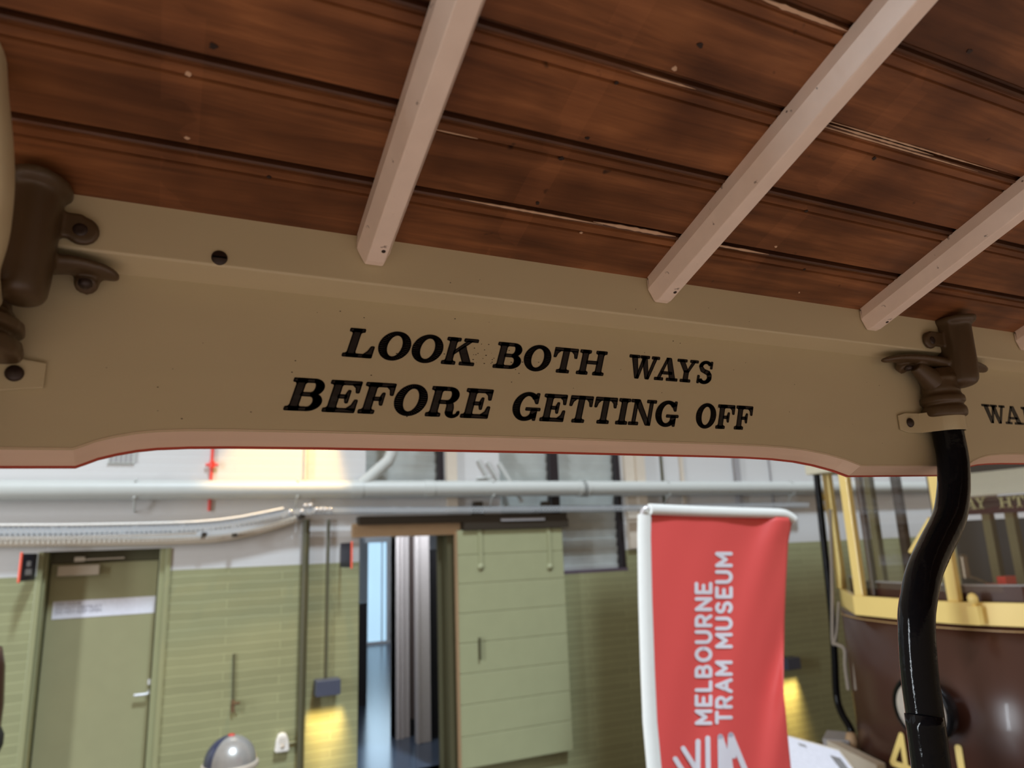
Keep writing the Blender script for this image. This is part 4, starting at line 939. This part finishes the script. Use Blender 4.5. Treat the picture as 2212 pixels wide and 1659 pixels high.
for a,b_ in (((4.60,4.02),(4.19,3.54)),((4.165,3.46),(4.145,2.87)),((4.155,2.80),(4.60,2.17))):
    b3=MB(); b3.add([Vector((*a,ZB+.05)),Vector((*b_,ZB+.05)),Vector((*b_,ZR)),Vector((*a,ZR))],[(0,1,2,3)]); b3.build('glass','tram_glass',TR,'clear window glass')
# roof and canopy
rz=PX(1752,1024,4.35).z; 
b2=MB(); b2.box((4.05,1.95,ZR),(9,4.25,ZR+.12)); b2.build('roof','tram_cream',TR,bevel=.03)
cc=PX(1750,1026,4.45); b2=MB(); b2.box((4.42,cc.y-.32,cc.z),(4.9,cc.y+.02,ZR+.05)); b2.build('canopy_corner','tram_cream',TR,'cream box under the roof corner',bevel=.01)
# cab interior: bulkhead with destination board
BX=5.55
def BP(px,py): return PX(px,py,BX)
b2=MB(); b2.box((BX,2.10,1.3),(BX+.03,BP(2068,1200).y,EYE+.05)); b2.build('bulkhead','seat_dark',TR,'dark cab bulkhead')
t0=BP(2100,1022);t1=BP(2100,1072); b2=MB(); b2.box((BX-.02,2.1,t1.z),(BX+.02,BP(2040,1050).y,t0.z)); b2.build('header_panel','tram_cream',TR)
t2=BP(2100,1076);t3=BP(2100,1112); b2=MB(); b2.box((BX-.03,2.1,t3.z),(BX+.01,BP(2060,1090).y,t2.z)); db=b2.build('name_board','tram_maroon',TR,'maroon board with cream letters AY HT')
mat('board_letters',(.55,.48,.24,1),rough=.5)
def bl(t,pxa,pxb,pyt,pyb):
    ya=BP(pxa,pyb).y; yb2=BP(pxb,pyb).y; h=BP(pxa,pyt).z-BP(pxa,pyb).z; z=BP(pxa,pyb).z
    b3=MB(); slab_text(b3,t,0,ya-yb2,h,lambda p,q,d_:Vector((BX-.034-d_,ya-p,z+q)),0,.003,0); b3.build('lettering','board_letters',db)
bl('AY',2093,2139,1076,1101); bl('HT',2166,2224,1073,1098)
for px in (1905,1965,2155,2206):
    p=BP(px,1200); b2=MB(); b2.box((BX-.06,p.y-.03,1.3),(BX,p.y+.03,(EYE+.55) if px<2000 else t3.z)); b2.build('saloon_post','olive_post' if px!=1965 else 'tram_brown',TR)
b2=MB(); b2.box((BX-.02,2.1,t0.z),(BX+.02,BP(2068,1200).y,ZR)); b2.build('upper_panel','seat_dark',TR)
b2=MB(); b2.box((4.7,2.1,.55),(9,4.1,.85)); b2.build('deck','tram_brown',TR)
for ya_,yb_2 in ((4.06,4.12),(2.04,2.10)):
    b2=MB(); b2.box((BX,ya_,.6),(9,yb_2,1.55)); b2.build('side_panel','tram_maroon',TR)
# controller handle
p=PX(2087,1245,4.5); C_=MB(); C_.tube([p+Vector((0,0,-.01)),p+Vector((0,0,.12))],[.028,.026],14); C_.tube([p+Vector((0,0,.12)),p+Vector((0,0,.135))],[.026,.012],14); q=PX(2137,1262,4.5)
C_.tube(spline([p,p+(q-p)*.4+Vector((0,0,.006)),q],4),.009,8); C_.build('brake_handle','bronze',TR,'bronze brake handle with a curved arm')
q0=PX(2137,1266,4.5);q1=PX(2180,1245,4.5); b2=MB(); b2.box((4.46,q1.y,ZB-.01),(4.56,q0.y,q0.z+.015)); b2.box((4.46,q1.y,ZB-.01),(4.56,q1.y+.05,q1.z)); b2.build('controller_cover','red_pipe',TR,'red cover on the controller')
# yellow lever on the glass, knob on rail
b2=MB(); b2.tube([PX(1967,1193,4.13),PX(2010,1120,4.13)],.014,10); b2.build('wiper','tram_yellow',TR)
p=PX(2101,1293,4.10); b2=MB(); b2.lathe(p+Vector((0,0,-.02)),(0,0,1),[(.012,-.10),(.014,-.01),(.026,.0),(.028,.025),(.018,.045),(0,.052)],16); b2.box(p+Vector((-.02,-.03,-.14)),p+Vector((.02,.03,-.04))); b2.build('knob','tram_yellow',TR)
# headlight
hc=Vector((4.13,PX(1996,1520,4.00).y,EYE-1.02)); Hl=MB(); Hl.lathe(hc,(-1,0,0),[(.07,-.03),(.10,.02),(.145,.05),(.172,.09),(.180,.135),(.186,.145),(.184,.162),(.168,.168)],36); hl=Hl.build('headlight','black_gloss',TR,'round black headlight bowl')
Hl=MB(); Hl.lathe(hc,(-1,0,0),[(.166,.160),(.14,.176),(.08,.19),(0,.195)],32); Hl.build('glass','lens',hl)
# fleet number on the apron (thin yellow numerals standing on the maroon)
def num(ch,y0,z1,h,w):
    b3=MB()
    for p in ST[ch][1]: stroke(b3,[(u*w,v*h) for u,v in p],.036,lambda A,B,d_:Vector((4.118+.35*(y0-A-3.1)**2-.006-d_*.006,y0-A,z1-h+B)))
    b3.build('number','tram_yellow',TR,'yellow fleet number '+ch)
num('4',3.42,EYE-1.235,.26,.22); num('2',3.20,EYE-1.225,.26,.2); num('1',2.965,EYE-1.225,.26,.2)
# black side rail and ropes
b2=MB(); c=[PX(1764,1024,4.5),PX(1772,1100,4.5),PX(1784,1210,4.5),PX(1797,1330,4.5),PX(1803,1420,4.5),PX(1807,1500,4.5),PX(1818,1540,4.48),PX(1836,1572,4.45),PX(1842,1592,4.45)]
b2.tube(spline(c,5),.026,12); b2.build('handrail','black_gloss',TR,'black handrail at the platform corner')
b2=MB(); c=[PX(1793,1100,4.47),PX(1798,1270,4.47),PX(1799,1380,4.47),PX(1806,1391,4.45),PX(1824,1402,4.43),PX(1826,1440,4.43),PX(1833,1490,4.43)]
b2.tube(spline(c,5),.013,10); c=[PX(1812,1300,4.47),PX(1808,1360,4.47),PX(1803,1388,4.46)]; b2.tube(spline(c,4),.009,8); b2.tube([PX(1846,1388,4.3),PX(1845,1420,4.3),PX(1850,1490,4.3)],.012,8)
b2.build('trolley_rope','rope_grey',TR,'grey rope tied off at the corner')
b2=MB(); p=PX(1775,1080,4.5); 
for yy,zz_ in ((1065,1080),(1085,1102)): b2.tube([PX(1774,yy,4.55),PX(1781,zz_,4.55)],.012,8)
b2.build('cleat','tram_yellow',TR)
# bumper and buffer at the bottom
b2=MB(); A_=PX(1796,1612,4.3); B_=PX(1905,1668,4.1)
b2.obox((A_+B_)/2,(B_-A_)/2,Vector((.04,0,0)),Vector((0,0,.045))); b2.build('bumper','beige_paint',TR)
b2=MB(); p=PX(1812,1608,4.4); b2.obox(p,Vector((.10,.07,0)),Vector((-.05,.07,0)),Vector((0,0,.06))); b2.build('buffer','grey_mark',TR)
b2=MB(); p=PX(1840,1600,4.4); b2.lathe(p,(0,0,1),[(.04,-.05),(.045,0),(.03,.05),(0,.055)],14); b2.build('lamp_socket','timber_beige',TR)
b2=MB(); b2.box((4.35,2.2,.1),(8.5,3.95,.42)); b2.build('underframe','seat_dark',TR)
for x in (5.4,7.6):
    for y in (2.3,3.8): b2=MB(); b2.lathe((x,y,FL+.36),(0,1,0),[(0,-.06),(.36,-.06),(.36,.06),(0,.06)],28); b2.build('wheel','seat_dark',TR)
# ================================================================== INFO PANEL
a=PZ(1702,1592,.98); 
IP=empty('information_panel',(a.x+.2,a.y,0),'tilted white information panel with a small grey picture, right of the banner','sign')
c0=PY(1640,1575,a.y); TLp=PY(1640,1574,3.55); TRp=PY(1811,1622,3.45); dv=Vector((-.06,-.30,-.20))
hx=(TRp-TLp)/2
b2=MB(); cen=TLp+hx+dv/2; nrm=hx.cross(dv).normalized(); nrm=nrm if nrm.z>0 else -nrm
b2.obox(cen,hx,dv/2,nrm*.012); b2.build('panel','beige_paint',IP,bevel=.004)
b2=MB(); b2.obox(cen+nrm*.013,hx*.93,dv*.5*.90,nrm*.001); b2.build('sheet','white_sign',IP)
b2=MB(); b2.obox(cen+nrm*.015+hx*.66-dv*.10,hx*.13,dv*.5*.34,nrm*.001); b2.build('picture','photo_grey',IP,'grey picture')
b2=MB(); b2.obox(cen+nrm*.015-hx*.10-dv*.33,hx*.09,dv*.5*.06,nrm*.001); b2.build('heading','grey_mark',IP)
b2=MB(); b2.tube([(cen.x,cen.y,cen.z-.02),(cen.x,cen.y,FL+.02)],.03,12); b2.lathe((cen.x,cen.y,FL),(0,0,1),[(.16,0),(.16,.02),(0,.03)],20); b2.build('stand','seat_dark',IP)
# ================================================================== LIGHT
w=bpy.data.worlds.new('hall_light'); SC.world=w; w.use_nodes=True; nt=w.node_tree
bg=nt.nodes['Background']; tc=nt.nodes.new('ShaderNodeTexCoord'); sp=nt.nodes.new('ShaderNodeSeparateXYZ'); nt.links.new(tc.outputs['Generated'],sp.inputs[0])
rp=nt.nodes.new('ShaderNodeValToRGB'); e=rp.color_ramp.elements; e[0].position=0; e[0].color=(.36,.255,.165,1); e[1].position=1; e[1].color=(.60,.48,.37,1)
mr=nt.nodes.new('ShaderNodeMapRange'); mr.inputs['From Min'].default_value=-1; mr.inputs['From Max'].default_value=1; nt.links.new(sp.outputs['Z'],mr.inputs[0]); nt.links.new(mr.outputs[0],rp.inputs[0]); k=e.new(.5); k.color=(.49,.365,.245,1)
nt.links.new(rp.outputs[0],bg.inputs[0]); bg.inputs[1].default_value=.85
def sun(name,d,energy,col,ang):
    l=bpy.data.lights.new(name,'SUN'); l.energy=energy; l.color=col; l.angle=math.radians(ang); o=bpy.data.objects.new(name,l); COL.objects.link(o)
    o.rotation_euler=Vector(d).to_track_quat('-Z','Y').to_euler(); o.location=(0,0,6); return o
sun('skylight_sun',(-.10,.54,-.82),2.95,(.74,.88,1.0),6)
def spot(name,loc,tgt,energy,col,size,blend=.3,r=.05):
    l=bpy.data.lights.new(name,'SPOT'); l.energy=energy; l.color=col; l.spot_size=math.radians(size); l.spot_blend=blend; l.shadow_soft_size=r
    o=bpy.data.objects.new(name,l); COL.objects.link(o); o.location=loc; o.rotation_euler=(Vector(tgt)-Vector(loc)).to_track_quat('-Z','Y').to_euler(); return o
spot('warm_spot',(1.25,6.62,4.25),(.88,W,EYE+.55),250,(1,.60,.15),50,.45)
l=bpy.data.lights.new('inner_daylight','AREA'); l.shape='RECTANGLE'; l.size=2; l.size_y=1.6; l.energy=38; l.color=(.6,.82,1)
o=bpy.data.objects.new('inner_daylight',l); COL.objects.link(o); o.location=(4.6,16.8,2.4); o.rotation_euler=Vector((-.25,-1,-.35)).to_track_quat('-Z','Y').to_euler()
l=bpy.data.lights.new('inner_near_fill','AREA'); l.shape='RECTANGLE'; l.size=1.6; l.size_y=.5; l.energy=40; l.color=(.95,.95,1)  # added fill without a fixture, brightens the partition inside the doorway
o=bpy.data.objects.new('inner_near_fill',l); COL.objects.link(o); o.location=(2.0,7.9,2.9); o.rotation_euler=Vector((.15,.55,-1)).to_track_quat('-Z','Y').to_euler()
l=bpy.data.lights.new('inner_far_fill','AREA'); l.shape='RECTANGLE'; l.size=2; l.size_y=2; l.energy=70; l.color=(.8,.9,1)  # another added fill, lifts the otherwise unlit far wall
o=bpy.data.objects.new('inner_far_fill',l); COL.objects.link(o); o.location=(3.6,14.5,2.95); o.rotation_euler=Vector((0,.7,-1)).to_track_quat('-Z','Y').to_euler()
l=bpy.data.lights.new('hall_end_window','AREA'); l.shape='RECTANGLE'; l.size=.8; l.size_y=6.0; l.energy=800; l.color=(.85,.93,1)
o=bpy.data.objects.new('hall_end_window',l); COL.objects.link(o); o.location=(-8.5,2.0,3.4); o.rotation_euler=(math.pi/2,0,-math.pi/2)
b2=MB(); b2.box((4.75,-6,6.0),(16,4.35,6.1)); tag(b2.build('sun_blocker','white_wall'),'unseen panel added to shade the lower right of the wall','ceiling',kind='structure')  # added out of view to keep the sun off the lower right wall
# reaching up under the tram roof from the hall side
